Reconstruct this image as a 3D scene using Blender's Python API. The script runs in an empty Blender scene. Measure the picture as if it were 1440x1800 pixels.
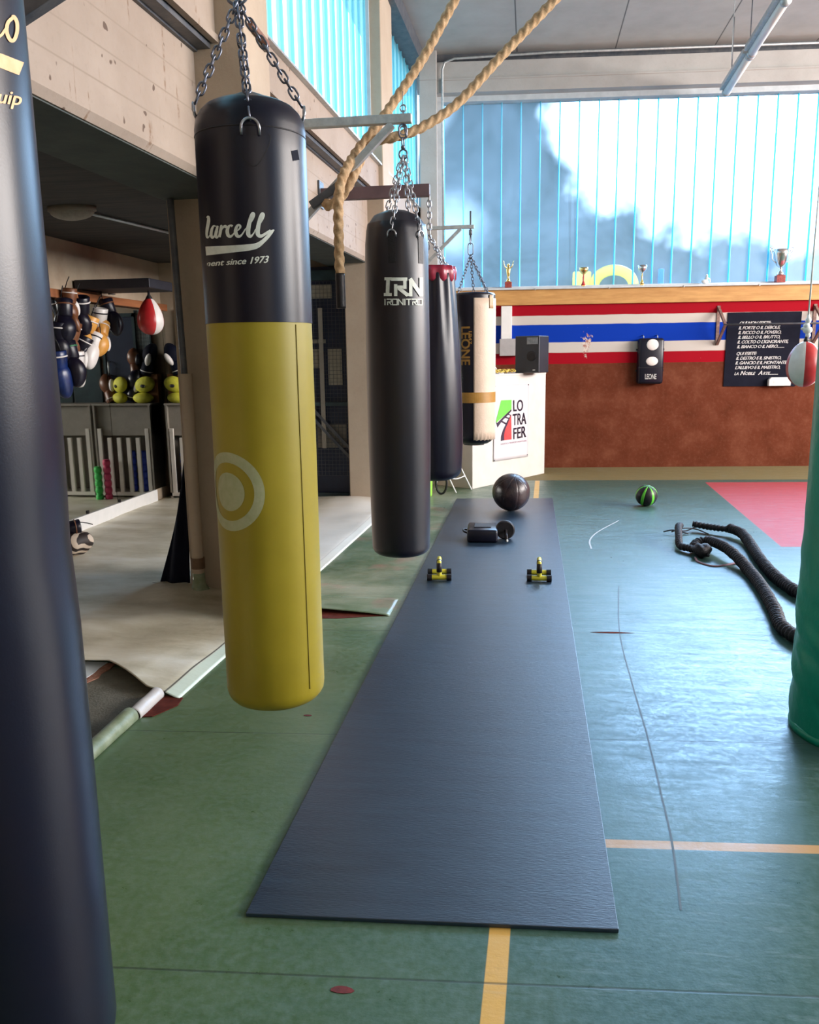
import bpy, bmesh, math, random
from mathutils import Vector, Matrix, noise
PI = math.pi
random.seed(7)
SC = bpy.context.scene
COL = SC.collection
V = Vector

# ------------------------------------------------------------------ camera
F = 1442.0; EYE = 1.5
def _n(v): return v.normalized()
def _d(x, y): return V(((x-720)/F, -(y-900)/F, -1.0))
Yc = _n(_d(931, 625)); Hc = _d(1931, 610.5); Xc = _n(Hc-Yc*Hc.dot(Yc)); Zc = Xc.cross(Yc)
RW = Matrix((Xc, Yc, Zc))
CAMP = V((0, 0, EYE))
cd = bpy.data.cameras.new('camera'); cd.sensor_fit = 'HORIZONTAL'; cd.sensor_width = 36
cd.lens = 36*F/1440; cd.clip_start = 0.02; cd.clip_end = 300
cam = bpy.data.objects.new('camera', cd); COL.objects.link(cam)
cam.matrix_world = Matrix.Translation(CAMP) @ RW.to_4x4()
SC.camera = cam
def ray(x, y): return RW @ _d(x, y)
def gp(x, y, z=0.0):            # point of the photo on the level z
    r = ray(x, y); return CAMP + r*((z-EYE)/r.z)
def pY(x, y, Y): r = ray(x, y); return CAMP + r*(Y/r.y)
def pX(x, y, X): r = ray(x, y); return CAMP + r*(X/r.x)

# ------------------------------------------------------------------ view, world, daylight, added fill
SC.view_settings.view_transform = 'Standard'; SC.view_settings.look = 'None'
SC.view_settings.gamma = 1.0; SC.view_settings.use_curve_mapping = False
SC.view_settings.exposure = 0.0
SC.cycles.use_denoising = True
SC.cycles.max_bounces = 8; SC.cycles.diffuse_bounces = 4; SC.cycles.glossy_bounces = 4
SC.cycles.transparent_max_bounces = 16; SC.cycles.transmission_bounces = 6
SC.cycles.sample_clamp_indirect = 10.0
SC.cycles.caustics_reflective = False; SC.cycles.caustics_refractive = False

W = bpy.data.worlds.new('sky'); SC.world = W; W.use_nodes = True
wn = W.node_tree.nodes; wl = W.node_tree.links; wn.clear()
def wmath(op, a, b=None, c=None, clamp=False):
    m = wn.new('ShaderNodeMath'); m.operation = op; m.use_clamp = clamp
    for i, s in enumerate((a, b, c)):
        if s is None: continue
        if isinstance(s, (int, float)): m.inputs[i].default_value = s
        else: wl.new(s, m.inputs[i])
    return m.outputs[0]
tc = wn.new('ShaderNodeTexCoord')
def wnoise(sc, det=3, rough=0.55, dist=0.0, z=1.0):
    mp = wn.new('ShaderNodeMapping'); mp.inputs['Scale'].default_value = (1, 1, z); wl.new(tc.outputs['Generated'], mp.inputs[0])
    q = wn.new('ShaderNodeTexNoise'); q.inputs['Scale'].default_value = sc; q.inputs['Detail'].default_value = det
    q.inputs['Roughness'].default_value = rough; q.inputs['Distortion'].default_value = dist
    wl.new(mp.outputs[0], q.inputs['Vector']); return q.outputs[0]
def wblob(dirs, r0, r1, nz, amp):   # soft bright break in the cloud round a direction
    dd = dirs.normalized()
    dp = wn.new('ShaderNodeVectorMath'); dp.operation = 'DISTANCE'; wl.new(tc.outputs['Generated'], dp.inputs[0]); dp.inputs[1].default_value = dd
    dist = wmath('ADD', dp.outputs['Value'], wmath('MULTIPLY', wmath('SUBTRACT', nz, 0.5), amp))
    mr = wn.new('ShaderNodeMapRange'); mr.interpolation_type = 'SMOOTHSTEP'
    wl.new(dist, mr.inputs[0]); mr.inputs[1].default_value = r0; mr.inputs[2].default_value = r1
    mr.inputs[3].default_value = 1; mr.inputs[4].default_value = 0
    return mr.outputs[0]
n1 = wnoise(7, 4, 0.6, 0.4); n2 = wnoise(16, 3); n3 = wnoise(3.2, 2)
cr = wn.new('ShaderNodeValToRGB'); wl.new(n1, cr.inputs[0])
cr.color_ramp.elements[0].position = 0.40; cr.color_ramp.elements[0].color = (0.09, 0.17, 0.22, 1)
cr.color_ramp.elements[1].position = 0.64; cr.color_ramp.elements[1].color = (0.30, 0.48, 0.68, 1)
b1 = wblob(ray(1390, 95), 0.13, 0.20, n2, 0.10)
b2 = wblob(ray(1160, 190), 0.06, 0.13, n2, 0.10)
b3 = wblob(ray(795, 400), 0.005, 0.05, n2, 0.04)
b4 = wblob(ray(500, 20), 0.12, 0.20, n3, 0.06)
b7 = wblob(V((-0.9, 0.1, 0.45)), 0.5, 0.9, n3, 0.2)      # bright sky on the left side
b5 = wblob(V((1, 0.2, 0.5)), 0.5, 0.9, n3, 0.3)
b6 = wblob(V((0.40, 0.76, 0.55)), 0.27, 0.43, n2, 0.1)   # bright high cloud over the end wall
WB = 11.0
s = wmath('ADD', wmath('MULTIPLY', wmath('MAXIMUM', b1, b2), WB), wmath('MULTIPLY', b3, 1.2))
s = wmath('ADD', s, wmath('MULTIPLY', b4, 9.0))
s = wmath('ADD', s, wmath('MULTIPLY', b6, 26.0))
s = wmath('ADD', s, wmath('MULTIPLY', b7, 4.0))
s = wmath('ADD', s, wmath('MULTIPLY', b5, 3.0))
bright = wn.new('ShaderNodeMix'); bright.data_type = 'RGBA'; bright.blend_type = 'ADD'; bright.clamp_result = False
bright.inputs[0].default_value = 1.0
wl.new(cr.outputs[0], bright.inputs[6])
cmb = wn.new('ShaderNodeCombineColor')
wl.new(wmath('MULTIPLY', s, 0.72), cmb.inputs[0]); wl.new(wmath('MULTIPLY', s, 1.0), cmb.inputs[1]); wl.new(wmath('MULTIPLY', s, 1.36), cmb.inputs[2])
wl.new(cmb.outputs[0], bright.inputs[7])
bg = wn.new('ShaderNodeBackground'); wl.new(bright.outputs[2], bg.inputs[0]); bg.inputs[1].default_value = 1.0
wo = wn.new('ShaderNodeOutputWorld'); wl.new(bg.outputs[0], wo.inputs[0])

def area(name, loc, target, sx, sy, power, color, portal=False):
    ld = bpy.data.lights.new(name, 'AREA'); ld.shape = 'RECTANGLE'; ld.size = sx; ld.size_y = sy
    ld.energy = power; ld.color = color
    if portal: ld.cycles.is_portal = True
    o = bpy.data.objects.new(name, ld); COL.objects.link(o); o.location = loc
    o.rotation_euler = (V(target)-V(loc)).to_track_quat('-Z', 'Y').to_euler()
    o['kind'] = 'structure'
    return o
# added fill lights, at the right-hand glazing and by the unglazed rear wall
area('fill_right', (9.8, 5.8, 3.6), (0, 5.2, 2.2), 9, 2.2, 2500, (1.0, 0.90, 0.82))
area('fill_rear', (4.0, -5.8, 3.7), (2.5, 2, 1.2), 8, 2.0, 120, (1.0, 0.90, 0.80))
area('sky_portal', (3.9, 11.35, 3.5), (3.9, 0, 3.5), 10, 2.3, 1, (1, 1, 1), True)
area('sky_portal_side', (-1.75, 5.0, 4.3), (5, 5.0, 4.3), 14, 1.9, 1, (1, 1, 1), True)

# ------------------------------------------------------------------ mesh builder
class B:
    def __init__(s, fn=None): s.v = []; s.f = []; s.mi = []; s.fn = fn; s.m = 0
    def _p(s, p):
        p = V(p); return V(s.fn(p)) if s.fn else p
    def add(s, vs, fs):
        b = len(s.v); s.v += [s._p(p) for p in vs]; s.f += [tuple(i+b for i in f) for f in fs]; s.mi += [s.m]*len(fs); return s
    def bx(s, x0, x1, y0, y1, z0, z1):
        vs = [(x, y, z) for z in (z0, z1) for y in (y0, y1) for x in (x0, x1)]
        return s.add(vs, [(0,2,3,1),(4,5,7,6),(0,1,5,4),(2,6,7,3),(0,4,6,2),(1,3,7,5)])
    def hexa(s, b4, t4):
        return s.add(list(b4)+list(t4), [(3,2,1,0),(4,5,6,7),(0,1,5,4),(1,2,6,5),(2,3,7,6),(3,0,4,7)])
    def bar(s, a, b, w, h, up=(0,0,1)):       # square bar from a to b
        a = V(a); b = V(b); d = (b-a).normalized(); u = V(up)
        if abs(d.dot(u)) > 0.99: u = V((0,1,0))
        x = d.cross(u).normalized(); z = x.cross(d)
        c = [x*sx*w/2+z*sz*h/2 for sx, sz in ((-1,-1),(1,-1),(1,1),(-1,1))]
        return s.hexa([a+q for q in c], [b+q for q in c])
    def prism(s, poly, ext):
        n = len(poly); e = V(ext); a = [V(p) for p in poly]
        return s.add(a+[p+e for p in a], [tuple(range(n-1,-1,-1)), tuple(range(n,2*n))]+[(i,(i+1)%n,n+(i+1)%n,n+i) for i in range(n)])
    def tube(s, pts, r, seg=10, closed=False, caps=True, twist=None, lob=0.0):
        P = [V(p) for p in pts]; n = len(P); rr = r if isinstance(r, (list, tuple)) else [r]*n
        vs = []; up = None
        for i in range(n):
            if closed: t = P[(i+1)%n]-P[i-1]
            else: t = P[min(i+1,n-1)]-P[max(i-1,0)]
            t.normalize()
            if up is None:
                up = V((0,0,1)) if abs(t.z) < 0.9 else V((0,1,0))
            x = up.cross(t).normalized(); up = t.cross(x).normalized()
            for k in range(seg):
                a = 2*PI*k/seg
                q = rr[i]
                if twist is not None: q *= 1+lob*abs(math.cos(1.5*(a+twist*i)))-lob*0.6
                vs.append(P[i]+x*math.cos(a)*q+up*math.sin(a)*q)
        fs = [(i*seg+k, i*seg+(k+1)%seg, (i+1)*seg+(k+1)%seg, (i+1)*seg+k) for i in range(n-1) for k in range(seg)]
        if closed: fs += [((n-1)*seg+k, (n-1)*seg+(k+1)%seg, (k+1)%seg, k) for k in range(seg)]
        elif caps: fs += [tuple(range(seg-1,-1,-1)), tuple(range((n-1)*seg, n*seg))]
        return s.add(vs, fs)
    def lathe(s, prof, seg=32, c=(0,0,0), mod=None):    # prof: (r, z)
        c = V(c); vs = []; 
        for (r, z) in prof:
            for k in range(seg):
                a = 2*PI*k/seg; q = r*(mod(a, z) if mod else 1)
                vs.append(c+V((q*math.cos(a), q*math.sin(a), z)))
        n = len(prof)
        fs = [(i*seg+k, i*seg+(k+1)%seg, (i+1)*seg+(k+1)%seg, (i+1)*seg+k) for i in range(n-1) for k in range(seg)]
        fs += [tuple(range(seg-1,-1,-1)), tuple(range((n-1)*seg, n*seg))]
        return s.add(vs, fs)
    def ball(s, c, r, seg=20, rings=12, M=None, deform=None):
        c = V(c); r = V(r) if not isinstance(r, (int, float)) else V((r,r,r)); vs = []
        pts = [V((0,0,-1))]
        for i in range(1, rings):
            t = -PI/2+PI*i/rings
            for k in range(seg):
                a = 2*PI*k/seg; pts.append(V((math.cos(t)*math.cos(a), math.cos(t)*math.sin(a), math.sin(t))))
        pts.append(V((0,0,1)))
        for p in pts:
            q = V((p.x*r.x, p.y*r.y, p.z*r.z))
            if deform: q = V(deform(q, p))
            if M: q = M @ q
            vs.append(c+q)
        fs = [(0, 1+(k+1)%seg, 1+k) for k in range(seg)]
        for i in range(rings-2):
            b = 1+i*seg
            fs += [(b+k, b+(k+1)%seg, b+seg+(k+1)%seg, b+seg+k) for k in range(seg)]
        b = 1+(rings-2)*seg; L = len(pts)-1
        fs += [(b+k, b+(k+1)%seg, L) for k in range(seg)]
        return s.add(vs, fs)
    def grid(s, fn, nu, nv):
        vs = [fn(i/nu, j/nv) for j in range(nv+1) for i in range(nu+1)]
        return s.add(vs, [(j*(nu+1)+i, j*(nu+1)+i+1, (j+1)*(nu+1)+i+1, (j+1)*(nu+1)+i) for j in range(nv) for i in range(nu)])
    def link(s, c, ax, side, L, w, r, seg=6):      # oval chain link
        c = V(c); ax = V(ax).normalized(); side = V(side); side = (side-ax*side.dot(ax)).normalized()
        h = L/2-w/2; pts = []
        for k in range(6): a = PI*k/5; pts.append(c+ax*(h+math.sin(a)*w/2)+side*math.cos(a)*w/2)
        for k in range(6): a = PI+PI*k/5; pts.append(c+ax*(-h+math.sin(a)*w/2)+side*math.cos(a)*w/2)
        return s.tube(pts, r, seg, closed=True)
    def chain(s, a, b, L=0.036, w=0.02, r=0.0032, sag=0.0):
        a = V(a); b = V(b); n = max(2, round((b-a).length/(L*0.72)))
        P = [a.lerp(b, i/n)-V((0,0,sag*math.sin(PI*i/n))) for i in range(n+1)]
        for i in range(n):
            ax = P[i+1]-P[i]; sd = V((1,0.3,0)) if i % 2 else V((-0.3,1,0.2))
            s.link((P[i]+P[i+1])/2, ax, sd, L, w, r)
        return s
    def build(s, name, mats, parent=None, smooth=False, bevel=0, solid=0, sub=0, ang=None):
        me = bpy.data.meshes.new(name); me.from_pydata([tuple(p) for p in s.v], [], s.f)
        if not isinstance(mats, (list, tuple)): mats = [mats]
        for m in mats: me.materials.append(m)
        for p, i in zip(me.polygons, s.mi): p.material_index = i; p.use_smooth = smooth
        me.validate(); 
        bm = bmesh.new(); bm.from_mesh(me); bmesh.ops.recalc_face_normals(bm, faces=bm.faces); bm.to_mesh(me); bm.free()
        if ang is not None and smooth: me.set_sharp_from_angle(angle=math.radians(ang))
        o = bpy.data.objects.new(name, me); COL.objects.link(o)
        if parent: o.parent = parent
        if bevel:
            md = o.modifiers.new('bevel', 'BEVEL'); md.width = bevel; md.segments = 2; md.limit_method = 'ANGLE'
        if solid:
            md = o.modifiers.new('solid', 'SOLIDIFY'); md.thickness = solid; md.offset = 0
        if sub:
            md = o.modifiers.new('sub', 'SUBSURF'); md.levels = sub; md.render_levels = sub
        return o

def thing(name, label, cat, loc=(0,0,0), rotz=0.0, group=None):
    o = bpy.data.objects.new(name, None); o.empty_display_size = 0.1; COL.objects.link(o)
    o.location = loc; o.rotation_euler = (0,0,rotz); o['label'] = label; o['category'] = cat
    if group: o['group'] = group
    return o
def tag(o, label, cat, group=None, kind=None):
    o['label'] = label; o['category'] = cat
    if group: o['group'] = group
    if kind: o['kind'] = kind
    return o
def struct(o): o['kind'] = 'structure'; return o
def rel(o, pts): return [V(p)-o.location for p in pts]

# ------------------------------------------------------------------ materials
def mat(name, col, rough=0.6, col2=None, nsc=6.0, bump=0.0, bsc=None, metal=0.0, spec=0.5, coat=0.0, det=6, lo=0.35, hi=0.7, bdist=0.01, sheen=0.0, trans=0.0, aniso=None):
    m = bpy.data.materials.new(name); m.use_nodes = True; nt = m.node_tree; N = nt.nodes; L = nt.links
    p = N['Principled BSDF']; p.inputs['Base Color'].default_value = (*col, 1); p.inputs['Roughness'].default_value = rough
    p.inputs['Metallic'].default_value = metal; p.inputs['Specular IOR Level'].default_value = spec
    p.inputs['Coat Weight'].default_value = coat; p.inputs['Coat Roughness'].default_value = 0.15
    if sheen: p.inputs['Sheen Weight'].default_value = sheen
    t = N.new('ShaderNodeTexCoord'); src = t.outputs['Object']
    if aniso:
        mp = N.new('ShaderNodeMapping'); mp.inputs['Scale'].default_value = aniso; L.new(src, mp.inputs[0]); src = mp.outputs[0]
    if col2 is not None:
        q = N.new('ShaderNodeTexNoise'); q.inputs['Scale'].default_value = nsc; q.inputs['Detail'].default_value = det; q.inputs['Roughness'].default_value = 0.6
        L.new(src, q.inputs['Vector']); r = N.new('ShaderNodeValToRGB'); L.new(q.outputs[0], r.inputs[0])
        r.color_ramp.elements[0].position = lo; r.color_ramp.elements[0].color = (*col, 1)
        r.color_ramp.elements[1].position = hi; r.color_ramp.elements[1].color = (*col2, 1)
        L.new(r.outputs[0], p.inputs['Base Color'])
    if bump:
        q = N.new('ShaderNodeTexNoise'); q.inputs['Scale'].default_value = bsc or nsc*8; q.inputs['Detail'].default_value = 5
        L.new(src, q.inputs['Vector']); b = N.new('ShaderNodeBump'); b.inputs['Strength'].default_value = bump; b.inputs['Distance'].default_value = bdist
        L.new(q.outputs[0], b.inputs['Height']); L.new(b.outputs[0], p.inputs['Normal'])
    return m
class MT:   # small helper to wire procedural masks
    def __init__(s, name):
        s.m = bpy.data.materials.new(name); s.m.use_nodes = True; s.N = s.m.node_tree.nodes; s.L = s.m.node_tree.links
        s.p = s.N['Principled BSDF']; s.tc = s.N.new('ShaderNodeTexCoord')
        sp = s.N.new('ShaderNodeSeparateXYZ'); s.L.new(s.tc.outputs['Object'], sp.inputs[0]); s.x, s.y, s.z = sp.outputs
    def set(s, i, v):
        if isinstance(v, (int, float)): i.default_value = v
        elif isinstance(v, (tuple, list)): i.default_value = (*v, 1) if len(v) == 3 else v
        else: s.L.new(v, i)
    def math(s, op, a, b=None, clamp=False):
        m = s.N.new('ShaderNodeMath'); m.operation = op; m.use_clamp = clamp; s.set(m.inputs[0], a)
        if b is not None: s.set(m.inputs[1], b)
        return m.outputs[0]
    def step(s, v, a, b, lo=0.0, hi=1.0):
        m = s.N.new('ShaderNodeMapRange'); s.set(m.inputs[0], v); m.inputs[1].default_value = a; m.inputs[2].default_value = b
        m.inputs[3].default_value = lo; m.inputs[4].default_value = hi; return m.outputs[0]
    def band(s, v, c, w, soft=0.003):
        return s.step(s.math('ABSOLUTE', s.math('SUBTRACT', v, c)), w/2, w/2+soft, 1, 0)
    def mix(s, f, a, b):
        m = s.N.new('ShaderNodeMix'); m.data_type = 'RGBA'; s.set(m.inputs[0], f); s.set(m.inputs[6], a); s.set(m.inputs[7], b); return m.outputs[2]
    def noise(s, sc, det=5, rough=0.6, scale=None, dist=0.0):
        src = s.tc.outputs['Object']
        if scale:
            mp = s.N.new('ShaderNodeMapping'); mp.inputs['Scale'].default_value = scale; s.L.new(src, mp.inputs[0]); src = mp.outputs[0]
        q = s.N.new('ShaderNodeTexNoise'); q.inputs['Scale'].default_value = sc; q.inputs['Detail'].default_value = det; q.inputs['Roughness'].default_value = rough
        q.inputs['Distortion'].default_value = dist; s.L.new(src, q.inputs['Vector']); return q.outputs[0]
    def ramp(s, f, *st):
        r = s.N.new('ShaderNodeValToRGB'); s.set(r.inputs[0], f); e = r.color_ramp.elements
        while len(e) < len(st): e.new(0.5)
        for k, (p, c) in enumerate(st): e[k].position = p; e[k].color = (*c, 1)
        return r.outputs[0]
    def bump(s, h, st, dist=0.01):
        b = s.N.new('ShaderNodeBump'); b.inputs['Strength'].default_value = st; b.inputs['Distance'].default_value = dist
        s.L.new(h, b.inputs['Height']); s.L.new(b.outputs[0], s.p.inputs['Normal'])

TS = 0.07                     # slope of everything laid across the hall
# floor: green linoleum with seams, painted lines, red field, olive strip
m = MT('green_linoleum'); v = m.math('SUBTRACT', m.y, m.math('MULTIPLY', m.x, TS))
big = m.noise(1.1, 5, 0.6); fine = m.noise(38, 4, 0.7); streak = m.noise(5, 6, 0.7, (0.8, 3.0, 1)); streak2 = m.noise(14, 5, 0.7, (0.6, 2.6, 1))
c = m.ramp(big, (0.3, (0.055, 0.105, 0.045)), (0.5, (0.080, 0.135, 0.055)), (0.72, (0.125, 0.18, 0.09)))
c = m.mix(m.step(fine, 0.4, 0.8, 0, 0.4), c, (0.20, 0.26, 0.20))
c = m.mix(m.step(m.x, -1.0, 0.2, 0.0, 0.55), c, m.ramp(fine, (0.35, (0.008, 0.052, 0.075)), (0.7, (0.028, 0.098, 0.135))))  # bluer towards the right: window reflection put into the base colour
worn = m.math('MULTIPLY', m.step(big, 0.42, 0.62), m.step(m.y, 3.6, 5.2)); worn = m.math('MULTIPLY', worn, m.step(m.x, -0.2, 0.3, 1, 0))
c = m.mix(m.math('MULTIPLY', worn, 0.6), c, (0.40, 0.40, 0.33))
pink = m.math('MULTIPLY', m.step(m.noise(1.7, 3), 0.60, 0.72), m.math('MULTIPLY', m.step(m.y, 4.0, 5.0), m.step(m.x, -0.7, -0.4, 1, 0)))
c = m.mix(m.math('MULTIPLY', pink, 0.5), c, (0.42, 0.14, 0.13))
ol = m.step(v, 10.02, 10.04); c = m.mix(ol, c, m.ramp(fine, (0.3, (0.13, 0.10, 0.03)), (0.7, (0.22, 0.17, 0.07))))
red = m.math('MULTIPLY', m.step(m.math('SUBTRACT', m.x, m.math('MULTIPLY', m.math('SUBTRACT', m.y, 6.6), 0.03)), 1.965, 1.975), m.math('MULTIPLY', m.step(v, 6.47, 6.48), m.step(v, 9.83, 9.84, 1, 0)))
c = m.mix(red, c, m.ramp(fine, (0.3, (0.30, 0.022, 0.03)), (0.75, (0.42, 0.07, 0.07))))
lx = m.math('SUBTRACT', m.x, m.math('MULTIPLY', m.math('SUBTRACT', m.y, 1.8), 0.0215))
yl = m.math('MULTIPLY', m.band(lx, -0.062, 0.052), m.step(v, 10.0, 10.02, 1, 0))
yl2 = m.math('MULTIPLY', m.band(v, 2.368, 0.042), m.step(m.x, 0.22, 0.24))
c = m.mix(m.math('MULTIPLY', yl, m.step(fine, 0.2, 0.4, 0.7, 1)), c, (0.62, 0.37, 0.09)); c = m.mix(m.math('MULTIPLY', yl2, 0.85), c, (0.55, 0.30, 0.10))
seam = None
for sv, w in ((1.762, 0.004), (3.08, 0.003), (4.37, 0.004), (4.62, 0.003), (5.09, 0.003), (5.70, 0.003), (6.37, 0.007), (7.6, 0.004), (8.9, 0.004), (10.03, 0.012)):
    bnd = m.band(v, sv, w, 0.003); seam = bnd if seam is None else m.math('MAXIMUM', seam, bnd)
scuff = m.math('MULTIPLY', m.step(m.noise(7, 5, 0.75, (0.5, 3.5, 1)), 0.56, 0.75, 0, 0.5), m.step(m.x, -0.5, 0.6)); c = m.mix(scuff, c, (0.24, 0.32, 0.34))
c = m.mix(m.math('MULTIPLY', seam, 0.6), c, (0.03, 0.04, 0.03))
m.set(m.p.inputs['Base Color'], c)
rg = m.math('ADD', m.step(streak, 0.3, 0.75, 0.22, 0.42), m.step(fine, 0.3, 0.8, 0, 0.22)); rg = m.math('ADD', rg, m.math('ADD', m.math('MULTIPLY', ol, 0.3), m.math('MULTIPLY', red, 0.25)))
m.set(m.p.inputs['Roughness'], rg)
m.p.inputs['Specular IOR Level'].default_value = 0.6; m.p.inputs['Specular Tint'].default_value = (0.55, 0.80, 1.0, 1)
hh = m.math('ADD', m.math('MULTIPLY', streak2, 0.6), m.math('ADD', m.math('MULTIPLY', fine, 0.7), m.math('MULTIPLY', seam, -0.5)))
m.bump(hh, 0.16, 0.006)
FLOOR = m.m
# beige worn linoleum in the left bays, white edge strip
m = MT('beige_linoleum'); big = m.noise(1.4, 5, 0.6, (1, 2.2, 1)); fine = m.noise(40, 4, 0.7)
c = m.ramp(big, (0.3, (0.42, 0.38, 0.26)), (0.5, (0.66, 0.62, 0.49)), (0.68, (0.84, 0.82, 0.72)))
c = m.mix(m.step(fine, 0.4, 0.8, 0, 0.3), c, (0.80, 0.78, 0.70))
lx = m.math('SUBTRACT', m.x, m.math('MULTIPLY', m.math('SUBTRACT', m.y, 4.4), 0.035))
c = m.mix(m.step(lx, -1.585, -1.57), c, (0.62, 0.72, 0.62))
c = m.mix(m.band(lx, -1.583, 0.006), c, (0.12, 0.12, 0.10))
pale = m.math('MULTIPLY', m.step(m.x, -2.15, -1.9), m.step(m.y, 5.0, 5.8)); c = m.mix(m.math('MULTIPLY', pale, 0.75), c, (0.76, 0.73, 0.69))
m.set(m.p.inputs['Base Color'], c); m.set(m.p.inputs['Roughness'], m.step(big, 0.3, 0.7, 0.5, 0.35)); m.bump(m.math('ADD', m.math('MULTIPLY', big, 1.5), m.math('MULTIPLY', fine, 0.1)), 0.3, 0.02)
LINO = m.m
# concrete with board marks and rust streaks
def concrete(name, c0, c1, zl=(2.62, 2.76, 2.9), stains=True):
    m = MT(name); a = m.noise(2.2, 6); f = m.noise(30, 5, 0.7)
    c = m.ramp(a, (0.3, c0), (0.7, c1)); c = m.mix(m.step(f, 0.55, 0.85, 0, 0.35), c, tuple(q*0.72 for q in c0))
    bl = None
    for z in zl:
        b_ = m.band(m.z, z, 0.003, 0.004); bl = b_ if bl is None else m.math('MAXIMUM', bl, b_)
    if stains:
        st = m.noise(7, 2, 0.5, (1, 3.2, 0.26)); st = m.math('MULTIPLY', m.step(st, 0.64, 0.69), m.step(m.noise(26, 3), 0.4, 0.6))
        c = m.mix(m.math('MULTIPLY', st, 0.75), c, (0.17, 0.09, 0.045))
        pits = m.step(m.noise(17, 1, 0.3), 0.745, 0.77); c = m.mix(pits, c, (0.12, 0.08, 0.06))
    if bl is not None: c = m.mix(m.math('MULTIPLY', bl, m.step(a, 0.3, 0.6, 0.2, 0.6)), c, (0.22, 0.17, 0.13))
    m.set(m.p.inputs['Base Color'], c); m.p.inputs['Roughness'].default_value = 0.85; m.bump(f, 0.25, 0.006); return m.m
CONC = concrete('cast_concrete', (0.30, 0.235, 0.19), (0.37, 0.30, 0.25))
COLM = concrete('column_paint', (0.42, 0.33, 0.25), (0.49, 0.40, 0.31), (), False)
CONCG = concrete('grey_concrete', (0.36, 0.35, 0.34), (0.45, 0.44, 0.43), (4.86,), False)
# end wall: painted bands by height
m = MT('striped_wall'); f = m.noise(3, 6, 0.6); g = m.noise(24, 4, 0.7); chip = m.noise(5.5, 4, 0.6)
brown = m.ramp(f, (0.25, (0.085, 0.020, 0.008)), (0.5, (0.125, 0.032, 0.015)), (0.8, (0.19, 0.065, 0.035)))
brown = m.mix(m.step(g, 0.5, 0.8, 0, 0.25), brown, (0.22, 0.10, 0.065))
zz = m.math('ADD', m.z, m.math('MULTIPLY', m.math('SUBTRACT', m.noise(3, 2), 0.5), 0.012))
RED = (0.30, 0.003, 0.012); WHT = (0.52, 0.49, 0.46); BLU = (0.002, 0.035, 0.36)
c = brown
for z, cc in ((1.385, RED), (1.53, WHT), (1.665, BLU), (1.895, WHT), (2.012, RED)): c = m.mix(m.step(zz, z-0.003, z+0.003), c, cc)
hole = m.math('ADD', m.math('MULTIPLY', m.math('ABSOLUTE', m.math('SUBTRACT', m.x, 0.75)), 3.2), m.math('MULTIPLY', m.math('ABSOLUTE', m.math('SUBTRACT', m.z, 1.64)), 1.15))
hole = m.math('MULTIPLY', m.step(m.math('ADD', hole, m.math('MULTIPLY', m.math('SUBTRACT', m.noise(13, 4), 0.5), 1.5)), 0.12, 0.16, 1, 0), m.math('MULTIPLY', m.step(m.z, 1.38, 1.39), 1.0))
c = m.mix(hole, c, m.ramp(m.noise(22, 3), (0.45, (0.62, 0.55, 0.50)), (0.6, (0.35, 0.16, 0.13))))
ch2 = m.math('MULTIPLY', m.step(chip, 0.70, 0.715), m.band(m.z, 1.43, 0.06, 0.02)); c = m.mix(ch2, c, (0.72, 0.66, 0.60))
m.set(m.p.inputs['Base Color'], c); m.p.inputs['Roughness'].default_value = 0.85; m.p.inputs['Specular IOR Level'].default_value = 0.12; m.bump(g, 0.2, 0.006)
WALLP = m.m
PLAST = mat('bay_plaster', (0.40, 0.31, 0.22), 0.85, (0.52, 0.42, 0.31), 3, 0.2, 30)
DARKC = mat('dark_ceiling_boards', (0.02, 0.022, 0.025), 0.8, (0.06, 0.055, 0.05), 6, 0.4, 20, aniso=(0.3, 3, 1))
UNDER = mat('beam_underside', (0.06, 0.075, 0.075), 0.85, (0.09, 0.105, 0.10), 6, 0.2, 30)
CEILM = mat('ceiling_panels', (0.30, 0.31, 0.31), 0.55, (0.36, 0.37, 0.36), 4, 0.05, 30)
STEELD = mat('dark_steel', (0.055, 0.065, 0.085), 0.5, (0.12, 0.12, 0.13), 12, 0.15, 60)
GALV = mat('galvanised_steel', (0.42, 0.45, 0.47), 0.42, (0.58, 0.60, 0.60), 25, 0.1, 80, metal=0.6)
CHROME = mat('chain_steel', (0.50, 0.52, 0.56), 0.28, (0.32, 0.32, 0.36), 30, metal=0.9)
CHROMED = mat('aged_chain', (0.20, 0.22, 0.28), 0.38, (0.10, 0.10, 0.12), 40, metal=0.85)
WFRAME = mat('window_frame', (0.45, 0.50, 0.54), 0.45, (0.55, 0.60, 0.64), 10)
WOOD = mat('pine_board', (0.42, 0.21, 0.06), 0.6, (0.56, 0.31, 0.10), 5, 0.1, 30, aniso=(0.5, 5, 5))
WOODR = mat('red_stained_rail', (0.26, 0.09, 0.035), 0.5, (0.34, 0.13, 0.05), 5, aniso=(5, 0.5, 5))
BLK = mat('black_leatherette', (0.003, 0.004, 0.014), 0.33, (0.007, 0.005, 0.013), 3, 0.15, 260, bdist=0.0008, spec=0.38)
BLKF = mat('black_vinyl_matt', (0.004, 0.004, 0.012), 0.38, (0.010, 0.006, 0.010), 3, 0.2, 260, bdist=0.0008, spec=0.5)
YELL = mat('yellow_leatherette', (0.30, 0.235, 0.008), 0.45, (0.37, 0.29, 0.013), 3, 0.15, 260, bdist=0.0008)
PRINT = mat('white_print', (0.62, 0.66, 0.60), 0.6, (0.78, 0.80, 0.74), 60)
PRINTG = mat('grey_print', (0.40, 0.42, 0.22), 0.6, (0.47, 0.48, 0.29), 40)
GOLDP = mat('gold_print', (0.75, 0.42, 0.20), 0.55, (0.85, 0.52, 0.28), 40)
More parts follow.
